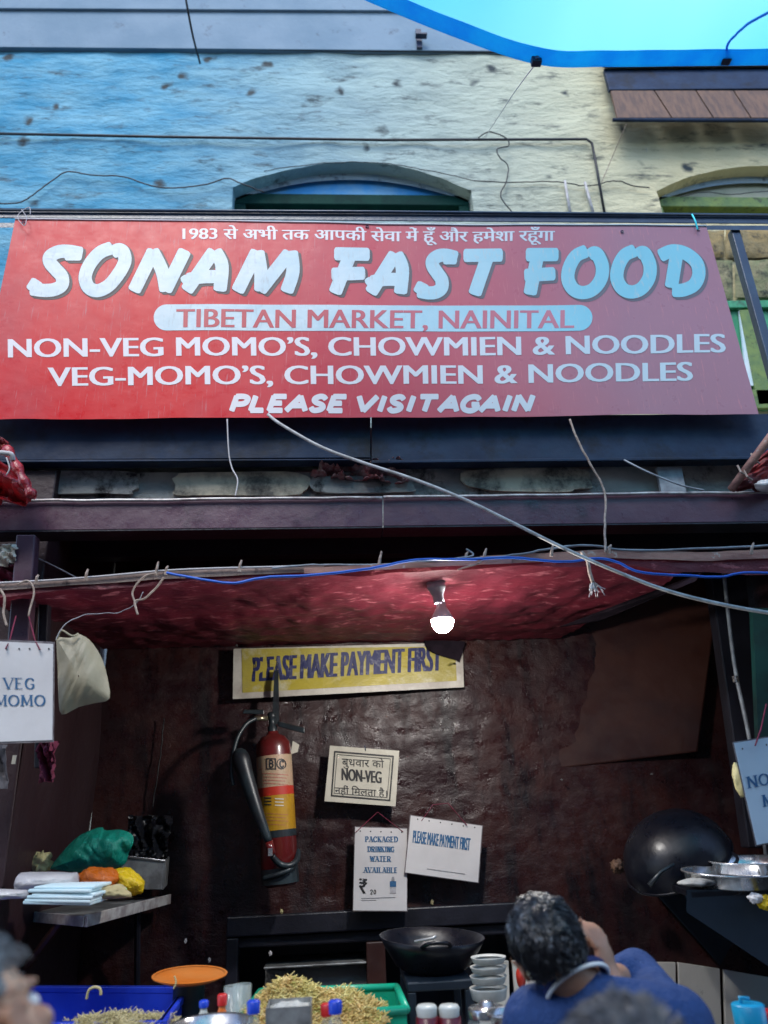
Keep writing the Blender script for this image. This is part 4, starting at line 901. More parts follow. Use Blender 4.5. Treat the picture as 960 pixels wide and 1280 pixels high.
# beige cloth bag and wine cloth under the left sign
bg_ = thing('cloth_bag', 'beige cloth bag hanging open beside the VEG MOMO sign', 'bag', P(100, 893, 2.5))
pts = [(70, 796), (88, 797), (97, 792), (112, 800), (126, 820), (134, 845), (137, 873), (118, 879), (98, 884), (77, 893), (73, 870), (72, 840)]
pp = cr(pts+[pts[0]], 3)[:-1]; ctr = Vector((98, 845)); n = len(pp)
def bagpt(t, s, side):
    k = t*n; i = int(k) % n; f = k-int(k); q = pp[i].lerp(pp[(i+1) % n], f); w_ = ctr.lerp(q, s)
    d = .035*(1-s**2.5)*side; return P(w_.x, w_.y, 2.52-d-.010*nv((w_.x*.06, w_.y*.03, side), 1, 50)*(1 if s < 1 else .3)-.012*abs(nv((w_.x*.09+w_.y*.04, 0, 0), 1, 51)))
bm = MB().grid(lambda u, v: bagpt(u, max(.02, v), 1), 72, 12).grid(lambda u, v: bagpt(1-u, max(.02, v), -1), 72, 12)
mk('bag_body', bm, 'beige_bag', bg_, smooth=True)
mk('bag_strap', MB().tube(cr([P(72, 798, 2.5), P(77, 788, 2.49), P(90, 795, 2.49), P(98, 792, 2.5)], 5), .0035, 6), 'beige_bag', bg_, smooth=True)
wire('bag_string', [(70, 800, 2.44), (82, 780, 2.45), (110, 768, 2.47), (150, 765, 2.49), (168, 755, 2.45), (180, 740, 2.44)], .0012, 'socket', bg_, jit=.004)
wc = fold_sheet([(46, 978), (66, 976), (69, 925), (44, 925)], 2.56, .04, 23, 'hanging_cloth', 'wine_cloth', None, 14, 16)
tag(wc, 'dark pink cloth hanging below the VEG MOMO sign', 'cloth')
tag(mk('paper_tag', MB().quadbox([P(14, 955, 2.7), P(19, 955, 2.7), P(21, 944, 2.7), P(16, 944, 2.7)], .002), 'paper_cream'), 'tiny pale tag stuck on the side wall below the VEG MOMO sign', 'tag')
tag(fold_sheet([(-30, 990), (4, 985), (6, 930), (-30, 930)], 2.6, .03, 25, 'hanging_cloth', 'shirt_grey', None, 10, 12), 'grey blue cloth at the very left edge below the sign', 'cloth')

# ================================================================== fire extinguisher
YE = 3.40
et, eb = P(341, 918, YE), P(351, 1108, YE)
ex = thing('fire_extinguisher', 'dark red fire extinguisher with black discharge horn hanging on the wall', 'fire extinguisher', eb)
ax = (et-eb); Lx = ax.length; ax.normalize()
R0 = .073
mk('cylinder', MB().lathe([(.001, 0), (R0*.8, .002), (R0, .02), (R0, Lx-.06), (R0*.93, Lx-.035), (R0*.7, Lx-.012), (.026, Lx), (.022, Lx+.012)], eb, ax, 40), 'ext_red', ex, smooth=True)
def band(nm, ya, yb, m_, k=.0008):
    h0 = (P(351, ya, YE)-eb).dot(ax); h1 = (P(345, yb, YE)-eb).dot(ax)
    return mk(nm, MB().lathe([(R0+k, h0), (R0+k, h1)], eb, ax, 48), m_, ex, smooth=True)
band('cream_label', 984, 945, 'ext_cream'); band('red_stripe', 994, 984, 'ext_band', .0012); band('yellow_label', 1038, 994, 'ext_yellow'); band('black_stripe', 1046, 1038, 'black_rubber', .0012)
band('scuffed_base', 1104, 1085, 'black_rubber', .0009)
def exs(k=.0022):
    def f(px, py):
        t = P(px, py, YE); h = (t-eb).dot(ax); cx = eb + ax*h; dx = (t-cx).x*.94; dx = max(-R0*.98, min(R0*.98, dx))
        return cx + Vector((dx, -math.sqrt((R0+k)**2-dx*dx), 0))
    return f
for ch, xa, ya, wd in (('B', 338, 960.5, 5.4), ('C', 352, 959.5, 4.6)):
    stroke_text('lettering', ch, (xa, ya), (xa+wd, ya), 8, exs(), 'ink_black', ex, w=.24, lift=0)
def ering(pts, w_, nm): return quadline(pts, w_, exs(.003), 'ink_black', ex, nm)
ering([(335, 963), (346.5, 962.5), (346.3, 950), (334.8, 950.5), (335, 963)], 1.3, 'class_box')
ering([(354+5.6*math.cos(k*math.pi/6), 955.5+6*math.sin(k*math.pi/6)) for k in range(13)], 1.1, 'class_ring')
for k, y in enumerate((969, 973, 977, 981)):
    quadline([(329+k % 2, y), (362-2*(k % 3), y-.6)], .9, exs(), 'ink_pale_red', ex, 'print_line')
for k, y in enumerate((999, 1003, 1007)):
    quadline([(331, y), (340, y-.3)], 1.5, exs(), 'ink_navy' if 0 else 'ink_black', ex, 'print_line'); quadline([(346, y), (356, y-.3)], 1.4, exs(), 'paper_cream', ex, 'print_line')
for k, y in enumerate((1018, 1022, 1026, 1031)):
    quadline([(334, y), (362-3*(k % 2), y-.6)], .6, exs(), 'ink_pale_red', ex, 'print_line')
top = et
mk('valve', MB().lathe([(.020, 0), (.020, .025), (.014, .03), (.014, .055), (.018, .06), (.018, .08), (.010, .085)], top+ax*.008, ax, 16), 'black_rubber', ex, smooth=True)
mk('lever', MB().hexa([P(347, 908, 3.38), P(381, 917, 3.36), P(381, 917, 3.40), P(347, 908, 3.42)], [P(347, 901, 3.38), P(381, 910, 3.36), P(381, 910, 3.40), P(347, 901, 3.42)]), 'black_rubber', ex, bevel=.005)
mk('lever', MB().hexa([P(303, 892, 3.38), P(330, 893, 3.38), P(330, 893, 3.41), P(303, 892, 3.41)], [P(305, 887, 3.38), P(330, 887, 3.38), P(330, 887, 3.41), P(305, 887, 3.41)]), 'black_rubber', ex, bevel=.003)
mk('coupling', MB().tube([P(318, 898, 3.36), P(334, 898, 3.38)], .0105, 10), 'brass', ex, smooth=True)
mk('hanging_strap', MB().quadbox([P(340, 905, 3.44), P(349, 905, 3.44), P(348, 838, 3.47), P(343, 838, 3.47)], .01), 'black_rubber', ex)
mk('hose', MB().tube(cr([P(320, 898, 3.36), P(308, 905, 3.34), P(297, 922, 3.32), P(291, 945, 3.31), P(289, 965, 3.31), P(292, 982, 3.31)], 6), .0085, 10), 'black_rubber', ex, smooth=True)
mk('horn', MB().tube(cr([P(297, 938, 3.33), P(301, 948, 3.31), P(306, 965, 3.30), P(322, 1015, 3.28), P(336, 1052, 3.28)], 5), [.012, .018, .026, .031, .034, .036, .036, .036, .035, .034, .032, .030, .029, .027, .026, .024, .022, .020, .018, .016, .014][:21], 16), 'black_rubber', ex, smooth=True)
mk('horn_tip', MB().tube([P(336, 1052, 3.28), P(340, 1068, 3.28)], .016, 12), 'ext_red', ex, smooth=True)
mk('strap_buckle', MB().box(P(335, 1070, 3.26), P(341, 1060, 3.27)), 'steel', ex)
mk('strap', MB().tube(cr([P(340, 1070, 3.30), P(350, 1080, 3.315), P(362, 1082, 3.32), P(371, 1075, 3.35), P(372, 1064, 3.40)], 5), .012, 10), 'black_rubber', ex, smooth=True)
mk('strap', MB().tube(cr([P(330, 1098, 3.34), P(345, 1094, 3.318), P(360, 1088, 3.318), P(370, 1080, 3.35)], 5), .010, 8), 'black_rubber', ex, smooth=True)
mk('tag_card', MB().quadbox([P(363, 943, 3.42), P(372, 940, 3.42), P(374, 931, 3.42), P(366, 926, 3.42)], .003), 'paper_cream', ex)

# ================================================================== left shelf and its load
ZS = 1.41
A_, B_ = PZ(-40, 1134, ZS), PZ(106, 1146, ZS)
C_ = Vector((P(212, 1104, YW-.06).x, YW-.06, ZS)); C_.x = B_.x + (C_.x-B_.x)
D_ = Vector((A_.x, YW-.06, ZS))
shf = thing('steel_shelf', 'steel wall shelf at lower left carrying bags and paper packs', 'shelf', (B_.x, B_.y, ZS))
b3 = [A_, B_, C_, D_]
mk('shelf_plate', MB().hexa([p-Vector((0, 0, .012)) for p in b3], b3), 'dull_steel', shf, bevel=.002)
mk('front_edge', MB().hexa([A_-Vector((0, .012, .028)), B_-Vector((0, .012, .028)), B_-Vector((0, .001, .028)), A_-Vector((0, .001, .028))], [A_+Vector((0, -.012, .004)), B_+Vector((0, -.012, .004)), B_+Vector((0, -.001, .004)), A_+Vector((0, -.001, .004))]), 'lip_metal', shf, bevel=.002)
n_ = (C_-B_).normalized(); sd_ = Vector((n_.y, -n_.x, 0))*.010
mk('side_edge', MB().hexa([B_-Vector((0,0,.03)), B_+sd_-Vector((0,0,.03)), C_+sd_-Vector((0,0,.03)), C_-Vector((0,0,.03))], [B_+Vector((0,0,.006)), B_+sd_+Vector((0,0,.006)), C_+sd_+Vector((0,0,.006)), C_+Vector((0,0,.006))]), 'lip_metal', shf, bevel=.002)
mk('bracket', MB().tube([B_+Vector((-.12, .15, -.02)), P(28, 1215, 3.0)], .014, 8), 'maroon_smooth', shf)
mk('bracket', MB().tube([C_+Vector((-.1, -.1, -.02)), C_+Vector((-.1, 0, -.35))], .012, 8), 'black_wood', shf)
def lump_bag(name, label, cat, px, py, Y, r, m_, seed, amp=.2, fq=6, rot=None, n=30):
    c = P(px, py, Y); o = mk(name, crumple(c, r, seed, amp, fq, n, rot), m_, smooth=True); return tag(o, label, cat)
# back box, black bag
bx_ = thing('steel_box', 'grey open steel box at the back right of the left shelf', 'box', P(190, 1108, 3.4))
mk('box_side', MB().quadbox([P(150, 1112, 3.36), P(202, 1112, 3.36), P(206, 1076, 3.36), P(152, 1070, 3.36)], .012), 'dull_steel', bx_, bevel=.003)
mk('box_side', MB().hexa([P(202, 1112, 3.36), P(208, 1106, 3.54), P(209, 1106, 3.54), P(204, 1112, 3.36)], [P(206, 1076, 3.36), P(211, 1072, 3.54), P(212, 1072, 3.54), P(208, 1076, 3.36)]), 'dull_steel', bx_)
mk('box_rim', MB().tube([P(152, 1070, 3.355), P(206, 1076, 3.355), P(211, 1071, 3.54)], .004, 6), 'steel', bx_)
bb = fold_sheet([(150, 1076), (206, 1072), (214, 1020), (160, 1018)], 3.44, .05, 33, 'black_bag', 'bag_black', None, 30, 26, 12, .004)
tag(bb, 'shiny black plastic bag behind the green bag on the left shelf', 'plastic bag')
# green bag: a soft cone lying with a gathered crest
gb = MB()
gp = [(62, 1086), (72, 1072), (86, 1056), (100, 1044), (118, 1036), (128, 1034), (132, 1038), (150, 1037), (164, 1042), (167, 1052), (161, 1066), (154, 1082), (120, 1089), (90, 1090)]
gq = cr(gp+[gp[0]], 3)[:-1]; gc = Vector((118, 1066)); ng_ = len(gq)
def gpt(t, s, side):
    k = t*ng_; i = int(k) % ng_; f = k-int(k); q = gq[i].lerp(gq[(i+1) % ng_], f); w_ = gc.lerp(q, s)
    cre = .022*abs(nv(((w_.x-w_.y*.7)*.045, (w_.x+w_.y)*.01, 0), 1, 61))+.008*nv((w_.x*.08, w_.y*.08, 0), 1, 62)
    return P(w_.x, w_.y, 2.98-.075*(1-s**3)*side-cre*1.7)
gb.grid(lambda u, v: gpt(u, max(.02, v), 1), 90, 16).grid(lambda u, v: gpt(1-u, max(.02, v), -1), 90, 10)
tag(mk('green_bag', gb, 'bag_green', smooth=True), 'bright green plastic bag on top of the left shelf', 'plastic bag')
lump_bag('cream_cloth', 'small knotted cream cloth left of the green bag', 'cloth', 49, 1080, 3.0, (.038, .03, .036), 'cream', 71, .5, 9)
lump_bag('orange_bag', 'orange plastic pack beside the yellow one on the left shelf', 'plastic bag', 122, 1100, 2.80, (.068, .06, .038), 'bag_orange', 72, .22)
lump_bag('yellow_bag', 'yellow plastic pack at the right end of the left shelf', 'plastic bag', 157, 1101, 2.84, (.062, .05, .034), 'bag_yellow', 73, .22, rot=Matrix.Rotation(rad(22), 3, 'Y'))
def packet(name, label, cat, q, Y, depth, m_, seed, puff=.3):
    mb = MB(); c = [Vector(a) for a in q]
    def f(u, v, k):
        p = c[0].lerp(c[1], u).lerp(c[3].lerp(c[2], u), v); e = (4*u*(1-u))**.35*(4*v*(1-v))**.35
        w_ = P(p.x+1.5*nv((u*4, v*4, seed), 1, seed), p.y+1.2*nv((u*4, v*4, seed+3), 1, seed), Y); w_.y += (-k*e*depth/2) + .006*nv((u*9, v*9, seed), 1, seed); return w_
    mb.grid(lambda u, v: f(u, v, 1), 22, 14); mb.grid(lambda u, v: f(1-u, v, -1), 22, 14)
    return tag(mk(name, mb, m_, smooth=True), label, cat)
packet('white_packet', 'plump white plastic packet at the back left of the shelf', 'packet', [(18, 1116), (98, 1109), (97, 1090), (24, 1090)], 2.72, .16, 'bag_white', 81)
packet('white_packet', 'flat grey white packet at the left end of the shelf front', 'packet', [(-30, 1128), (34, 1122), (34, 1112), (-20, 1111)], 2.6, .10, 'bag_white', 82)
pk = thing('napkin_stack', 'pale blue stack of folded papers at the shelf front', 'paper stack', P(78, 1132, 2.53))
for k in range(6):
    y = 1131-3.6*k; dx = random.uniform(-2, 2)
    c_ = [P(32+dx*2+k*1.4, y+random.uniform(-1, 1), 2.50), P(118+dx*2.5-k*.6, y+2-.5*k+random.uniform(-1.4, 1.2), 2.50+random.uniform(-.02, .02))]
    d_ = Vector((0, .18, 0)); h_ = Vector((0, 0, .0085))
    mk('folded_paper', MB().hexa([c_[0], c_[1], c_[1]+d_, c_[0]+d_], [c_[0]+h_, c_[1]+h_, c_[1]+d_+h_, c_[0]+d_+h_]), 'paper_cyan', pk, bevel=.003)
packet('beige_cloth', 'beige folded cloth right of the pale blue papers on the shelf', 'cloth', [(112, 1124), (166, 1122), (152, 1105), (124, 1108)], 2.66, .12, 'cloth_beige', 84)

# ================================================================== right shelf: wok, pans
ZR = P(900, 1108, 2.75).z
rs = thing('wall_shelf', 'dark steel shelf at lower right under the pans', 'shelf', (P(960, 1110, 2.7).x, 2.8, ZR))
q1 = [P(826, 1106, 2.95), P(1100, 1124, 2.5)]
pa = Vector((P(806, 1100, 3.5).x, 3.54, ZR)); pb = Vector((P(862, 1110, 2.62).x, 2.62, ZR)); pc_ = Vector((P(1100, 1110, 2.62).x, 2.62, ZR)); pd = Vector((pc_.x, 3.54, ZR))
mk('shelf_plate', MB().hexa([p-Vector((0, 0, .018)) for p in (pa, pb, pc_, pd)], [pa, pb, pc_, pd]), 'wok_black', rs, bevel=.002)
mk('shelf_side', MB().hexa([P(858, 1140, 2.62), P(1100, 1300, 2.62), P(1100, 1300, 2.65), P(858, 1140, 2.65)], [P(858, 1112, 2.62), P(1100, 1112, 2.62), P(1100, 1112, 2.65), P(858, 1112, 2.65)]), 'stove_blue', rs)
mk('bracket_and_shadow', MB().hexa([P(806, 1102, 3.5), P(900, 1207, 3.5), P(900, 1207, 3.55), P(806, 1102, 3.55)], [P(806, 1098, 3.5), P(960, 1100, 3.5), P(960, 1100, 3.55), P(806, 1098, 3.55)]), 'stove_blue', rs)  # dark wedge shaped as bracket plus the shelf's cast shadow on the wall
wk = thing('wok', 'big black wok tipped on its side on the right shelf', 'wok', P(845, 1100, 3.0))
wax = Vector((-.42, -.26, .85)).normalized()     # convex side faces the camera, up and left
wc_ = P(848, 1076, 3.05)
def wokprof(R_, d): return [(R_*math.sin(t), d*math.cos(t)) for t in [k*math.pi/2/14 for k in range(15)]]
wm = MB().lathe(wokprof(.198, .17), wc_, wax, 48)
mk('bowl', wm, 'wok_black', wk, smooth=True, solid=.004)
ea = wax.orthogonal()
rimv = wax.cross(Vector((0, 0, 1))).normalized(); rim2 = wax.cross(rimv).normalized()
rp = [wc_ + (rimv*math.cos(t)+rim2*math.sin(t))*.200 for t in [2*math.pi*k/48 for k in range(49)]]
mk('rim', MB().tube(rp, .005, 6), 'wok_black', wk, smooth=True)
for s_ in (0, math.pi):
    hp = [wc_ + (rimv*math.cos(s_+t)+rim2*math.sin(s_+t))*(.200+.035*math.sin((t+.25)/.5*math.pi)) for t in [-.25+.5*k/8 for k in range(9)]]
    mk('handle', MB().tube(hp, .006, 6), 'wok_black', wk, smooth=True)
tag(mk('ladle', MB().tube([P(812, 1107, 2.85), P(826, 1090, 2.85), P(842, 1080, 2.86)], [.010, .006, .005], 8), 'black_rubber', smooth=True), 'dull ladle tip lying under the big tipped wok', 'ladle')
lump_bag('rag', 'dirty rag hanging left of the big tipped wok', 'rag', 772, 1083, 3.35, (.026, .02, .024), 'wood_plank', 91, .5, 9)
def pan(px, py, Y, R_, h, label, tilt=(0, 0, 1), m_='steel'):
    c = P(px, py, Y); t = thing('steel_pan', label, 'pan', c, None)
    mk('pan_body', MB().lathe([(.001, .003), (R_*.9, .003), (R_*.94, .012), (R_, h), (R_+.010, h+.002), (R_+.011, h-.003), (R_+.003, h-.005), (R_*.96, .006), (R_*.9, 0), (.001, 0)], c, tilt, 40), m_, t, smooth=True)
    return t
pan(912, 1108, 2.72, .135, .045, 'shiny steel pan in front of the wok on the right shelf', (0.04, -.06, 1))
pan(940, 1090, 2.86, .14, .04, 'second steel pan stacked behind the shiny one at right', (0.0, -.05, 1))
lump_bag('dirty_lid', 'smudged grey pan lid left of the steel pans', 'lid', 872, 1103, 2.66, (.06, .06, .012), 'grime_concrete', 95, .12)
lump_bag('yellow_peppers', 'yellow and white food scraps showing under the right pans', 'food', 957, 1128, 2.58, (.022, .03, .02), 'bag_yellow', 96, .4)
lump_bag('white_scrap', 'white crumpled scrap beside the yellow food under the pans', 'scrap', 945, 1123, 2.58, (.022, .02, .014), 'paper_white', 97, .4)

# ================================================================== counter goods
ZCN = 1.0
def at(px, py, Y): return P(px, py, Y)
# blue crate with dry noodles
zr = 1.215
fl, frt, brt, blt = PZ(-70, 1279, zr), PZ(203, 1275, zr), PZ(234, 1233, zr), PZ(10, 1232, zr)
cr_ = thing('blue_crate', 'blue plastic crate heaped with pale dry noodles at lower left', 'crate', ((fl.x+frt.x)/2, fl.y, ZCN))
cors = [fl, frt, brt, blt]
for k in range(4):
    a, b = cors[k], cors[(k+1) % 4]; d = (b-a).normalized(); nrm = Vector((d.y, -d.x, 0))
    mb = MB(); lo = lambda p: Vector((p.x, p.y, ZCN+.004))
    mb.hexa([lo(a), lo(b), lo(b)-nrm*.008, lo(a)-nrm*.008], [a, b, b-nrm*.008, a-nrm*.008])
    w_ = mk('crate_side', mb, 'crate_blue', cr_)
    rimb = MB().hexa([a+nrm*.012-Vector((0, 0, .018)), b+nrm*.012-Vector((0, 0, .018)), b-nrm*.010-Vector((0, 0, .018)), a-nrm*.010-Vector((0, 0, .018))], [a+nrm*.012, b+nrm*.012, b-nrm*.010, a-nrm*.010])
    mk('rim', rimb, 'crate_blue', w_, bevel=.003)
    rbm = MB(); L_ = (b-a).length; nb_ = int(L_/.04)
    for q in range(nb_+1):
        p = a+d*(L_*q/nb_); rbm.hexa([lo(p)+nrm*.001, lo(p)+d*.005+nrm*.001, lo(p)+d*.005+nrm*.010, lo(p)+nrm*.010], [Vector((p.x, p.y, zr-.02))+nrm*.001, Vector((p.x, p.y, zr-.02))+d*.005+nrm*.001, Vector((p.x, p.y, zr-.02))+d*.005+nrm*.010, Vector((p.x, p.y, zr-.02))+nrm*.010])
    for zq in (.05, .10, .15):
        p0, p1 = lo(a)+Vector((0, 0, zq)), lo(b)+Vector((0, 0, zq)); rbm.hexa([p0+nrm*.001, p1+nrm*.001, p1+nrm*.009, p0+nrm*.009], [p0+nrm*.001+Vector((0,0,.005)), p1+nrm*.001+Vector((0,0,.005)), p1+nrm*.009+Vector((0,0,.005)), p0+nrm*.009+Vector((0,0,.005))])
    rr_ = mk('ribs', rbm, 'crate_blue', w_); rr_['kind'] = 'stuff'
mk('crate_base', MB().hexa([Vector((p.x, p.y, ZCN+.001)) for p in cors], [Vector((p.x, p.y, ZCN+.008)) for p in cors]), 'crate_blue', cr_)
def heap(name, label, cx, cy, rx, ry, z0, hfun, m_, nst, ln, rw, seed, straight=.5, core=None):
    rnd = random.Random(seed); mb = MB()
    mb.grid(lambda u, v: Vector((cx+rx*(2*u-1), cy+ry*(2*v-1), z0+hfun(2*u-1, 2*v-1)-.006)), 40, 24)
    for k in range(nst):
        u = rnd.uniform(-1, 1); v = rnd.uniform(-1, 1)
        if abs(u)**3+abs(v)**3 > 1.0: continue
        p = Vector((cx+rx*u, cy+ry*v, z0+hfun(u, v)+rnd.uniform(-.004, .006))); a = rnd.uniform(0, 6.283); el = rnd.uniform(-.3, .75)*(1-straight*.3)
        d = Vector((math.cos(a)*math.cos(el), math.sin(a)*math.cos(el), math.sin(el))); s = Vector((-d.y, d.x, rnd.uniform(-.5, .5)))
        l = ln*rnd.uniform(.6, 1.4); cu = rnd.uniform(-1, 1)*(1-straight)*l*.5
        mb.tube([p-d*l*.5, p-d*l*.17+s*cu, p+d*l*.17+s*cu*.8, p+d*l*.5-s*cu*.3], rw*rnd.uniform(.7, 1.3), 4, cap=False)
    return tag(mk(name, mb, m_, smooth=False), label, None, kind='stuff')
cxm = (fl.x+frt.x)/2
heap('dry_noodles', 'heap of pale dry noodles inside the blue crate', P(132, 1265, 2.3).x, 2.31, .21, .19, zr-.055, lambda u, v: .05*max(0, 1-(u*u+v*v)*.8)+.012*nv((u*3, v*3, 1), 1, 5), 'noodle', 6000, .045, .0009, 5, .1)
tag(mk('noodle_strand', MB().tube(cr([P(108, 1249, 2.4), P(111, 1238, 2.4), P(118, 1234, 2.4), P(125, 1236, 2.4), P(126, 1244, 2.4)], 5), .0035, 6), 'noodle', smooth=True), 'loose noodle loop sticking up from the heap in the blue crate', 'noodle')
tag(mk('noodle_strand', MB().tube(cr([P(217, 1236, 2.5), P(220, 1228, 2.5), P(218, 1220, 2.5)], 5), .0025, 6), 'noodle', smooth=True), 'single noodle strand on the back right corner of the crate', 'noodle')
# orange plate on a dark pot
pt = P(237, 1222, 2.62)
pot = thing('dark_pot', 'dark blue pot under the orange plate', 'pot', (pt.x, pt.y, ZCN))
mk('pot_body', MB().lathe([(.04, 0), (.045, .05), (.045, pt.z-ZCN-.02), (.048, pt.z-ZCN-.012)], (pt.x, pt.y, ZCN), (0, 0, 1), 28, cap=True), 'stove_blue', pot, smooth=True)
op = thing('orange_plate', 'flat orange plastic plate behind the blue crate', 'plate', pt)
mk('plate_dish', MB().lathe([(.001, .004), (.075, .004), (.104, .014), (.107, .012), (.078, .0), (.001, 0)], pt-Vector((0, 0, .006)), (0.03, -.06, 1), 48), 'plate_orange', op, smooth=True)
mk('plate_rim', MB().lathe([(.100, .0145), (.1045, .0165), (.108, .0145)], pt-Vector((0, 0, .006)), (0.03, -.06, 1), 48), 'plate_orange', op, smooth=True)
# green tray with cooked noodles
ztr = 1.185
tl, tr_, trb, tlb = PZ(298, 1279, ztr), PZ(508, 1262, ztr), PZ(496, 1234, ztr), PZ(325, 1240, ztr)
gt = thing('green_tray', 'green plastic tray piled with yellow chopped noodles', 'tray', ((tl.x+tr_.x)/2, tl.y, ZCN))
tc = [tl, tr_, trb, tlb]
for k in range(4):
    a, b = tc[k], tc[(k+1) % 4]; d = (b-a).normalized(); nrm = Vector((d.y, -d.x, 0)); lo = lambda p: Vector((p.x, p.y, ztr-.11))
    mk('tray_side', MB().hexa([lo(a), lo(b), lo(b)-nrm*.006, lo(a)-nrm*.006], [a, b, b-nrm*.006, a-nrm*.006]), 'tray_green', gt)
    mk('tray_rim', MB().tube([a, b], .011, 10), 'tray_green', gt, smooth=True)
mk('tray_floor', MB().hexa([Vector((p.x, p.y, ztr-.112)) for p in tc], [Vector((p.x, p.y, ztr-.10)) for p in tc]), 'tray_green', gt)
mk('tray_stand', MB().box((tl.x+.03, tl.y+.03, ZCN), (tr_.x-.03, trb.y-.03, ztr-.114)), 'stove_blue', gt)
hx = P(388, 1250, 2.42).x
heap('cooked_noodles', 'heap of yellow chopped noodles and cabbage on the green tray', hx, 2.43, .20, .15, ztr-.022,
     lambda u, v: (.098*math.exp(-((u+.3)**2*4.5+(v-.1)**2*2.5))+.055*math.exp(-((u-.5)**2*6+v*v*2.5)))*(1 if abs(u) < .95 else .6)+.012*nv((u*4, v*4, 0), 1, 8), 'noodle_yellow', 7500, .036, .0015, 9, .25)
# steel dabba with flour
sb = P(362, 1253, 2.14)
dab = thing('steel_box', 'small square steel box of white flour in front of the noodle tray', 'box', (sb.x, sb.y, ZCN))
w2, zt2 = .052, sb.z
for (a, b) in (((-w2, -w2), (w2, -w2+.003)), ((-w2, w2-.003), (w2, w2)), ((-w2, -w2+.004), (-w2+.003, w2-.004)), ((w2-.003, -w2+.004), (w2, w2-.004))):
    mk('box_side', MB().box((sb.x+a[0], sb.y+a[1], ZCN+.002), (sb.x+b[0], sb.y+b[1], zt2)), 'dull_steel', dab)
mk('flour', MB().grid(lambda u, v: Vector((sb.x+(w2-.004)*(2*u-1), sb.y+(w2-.004)*(2*v-1), zt2-.012+.014*math.sin(u*3.1)*math.sin(v*3.1)+.006*nv((u*6, v*6, 0), 1, 2))), 24, 24), 'white_plastic', dab, smooth=True)
# bottles
def bottle(px, ytop, Y, R_, label, m_, cap, m_cap, caph=.022, hh=None, group=None, neck=.35, tip=None):
    c = P(px, ytop, Y); h = c.z-ZCN; t = thing('bottle', label, 'bottle', (c.x, c.y, ZCN), group)
    hb = h-caph
    mk('bottle_body', MB().lathe([(R_*.9, 0), (R_, .008), (R_, hb-.09), (R_*.92, hb-.07), (R_*.55, hb-.03), (R_*neck, hb-.012), (R_*neck, hb)], (c.x, c.y, ZCN), (0, 0, 1), 24, cap=True), m_, t, smooth=True)
    k = mk('cap', MB().lathe([(R_*neck+.003, hb-.004), (R_*neck+.004, h-.003), (R_*neck, h), (.001, h)], (c.x, c.y, ZCN), (0, 0, 1), 18), m_cap, t, smooth=True)
    return t
bottle(317, 1250, 2.06, .032, 'clear plastic bottle with blue cap left of the steel box', 'clear_glass', 1, 'cap_blue')
bottle(419, 1250, 2.05, .034, 'clear plastic bottle with blue cap right of the steel box', 'clear_glass', 1, 'cap_blue')
bottle(408, 1254, 2.14, .030, 'clear bottle with red cap just behind the right blue capped one', 'clear_glass', 1, 'cap_red')
bottle(278, 1242, 2.34, .030, 'orange sauce bottle with red cap beside the blue crate', 'sauce_orange', 1, 'cap_red', neck=.3)
bottle(255, 1250, 2.30, .034, 'white squeeze bottle with blue cap beside the blue crate', 'milky_plastic', 1, 'cap_blue', caph=.012, neck=.25)
bt_ = bottle(934, 1254, 2.1, .040, 'dark bottle with bright blue flip cap at lower right', 'stove_blue', 1, 'cap_cyan', caph=.045, neck=.85)
cc = P(927, 1254, 2.1)
mk('spout', MB().tube([cc-Vector((0, 0, .01)), cc+Vector((-.002, 0, .012)), cc+Vector((.02, 0, .008))], .005, 8), 'cap_cyan', bt_, smooth=True)
bottle(955, 1262, 2.16, .026, 'bottle with red cap at the right edge beside the blue capped one', 'sauce_orange', 1, 'cap_red', caph=.03, neck=.8)
for k, (x, y, Y, lab) in enumerate(((292, 1232, 2.42, 'left one of the two glass tumblers beside the green tray'), (303, 1230, 2.46, 'right one of the two glass tumblers beside the green tray'))):
    c = P(x, y, Y); o = mk('glass_tumbler', MB().lathe([(.02, 0), (.026, c.z-ZCN), (.0235, c.z-ZCN), (.018, .006)], (c.x, c.y, ZCN), (0, 0, 1), 20), 'clear_glass', smooth=True); tag(o, lab, 'glass', 'glass tumblers on the counter')
o = pan(264, 1310, 2.12, .085, .05, 'round steel tray rim at the bottom edge under the sauce bottles')
# stove with black wok
sv = thing('stove', 'dark blue metal stove frame under the black wok', 'stove', P(550, 1285, 2.7)); zs0, zs1 = ZCN+.001, P(545, 1222, 2.72).z
xa, xb = P(509, 1240, 2.68).x, P(591, 1240, 2.68).x
for x in (xa, xb-.025):
    for y in (2.66, 2.70): pass
    mk('leg', MB().box((x, 2.66, zs0), (x+.025, 2.69, zs1-.026)), 'stove_blue', sv, bevel=.003)
    mk('leg', MB().box((x, 2.95, .9), (x+.025, 2.98, zs1-.026)), 'stove_blue', sv, bevel=.003)
mk('top_frame', MB().box((xa, 2.66, zs1-.025), (xb, 2.98, zs1)), 'stove_blue', sv, bevel=.004)
mk('cross_bar', MB().box((xa+.026, 2.665, zs0+.05), (xb-.026, 2.685, zs0+.065)), 'stove_blue', sv)
w2k = thing('wok', 'black wok standing on the dark stove frame in the middle', 'wok', P(540, 1215, 2.83))
c = P(540, 1170, 2.83)
mk('bowl', MB().lathe([(.001, -.125), (.07, -.115), (.12, -.08), (.155, -.03), (.172, .0), (.168, .0), (.150, -.028), (.115, -.075), (.001, -.118)], c, (0.05, -.05, 1), 40), 'wok_black', w2k, smooth=True)
mk('handle', MB().tube(cr([c+Vector((-.05, -.16, -.01)), c+Vector((-.03, -.20, .004)), c+Vector((.02, -.20, .004)), c+Vector((.04, -.16, -.01))], 5), .006, 8), 'wok_black', w2k, smooth=True)
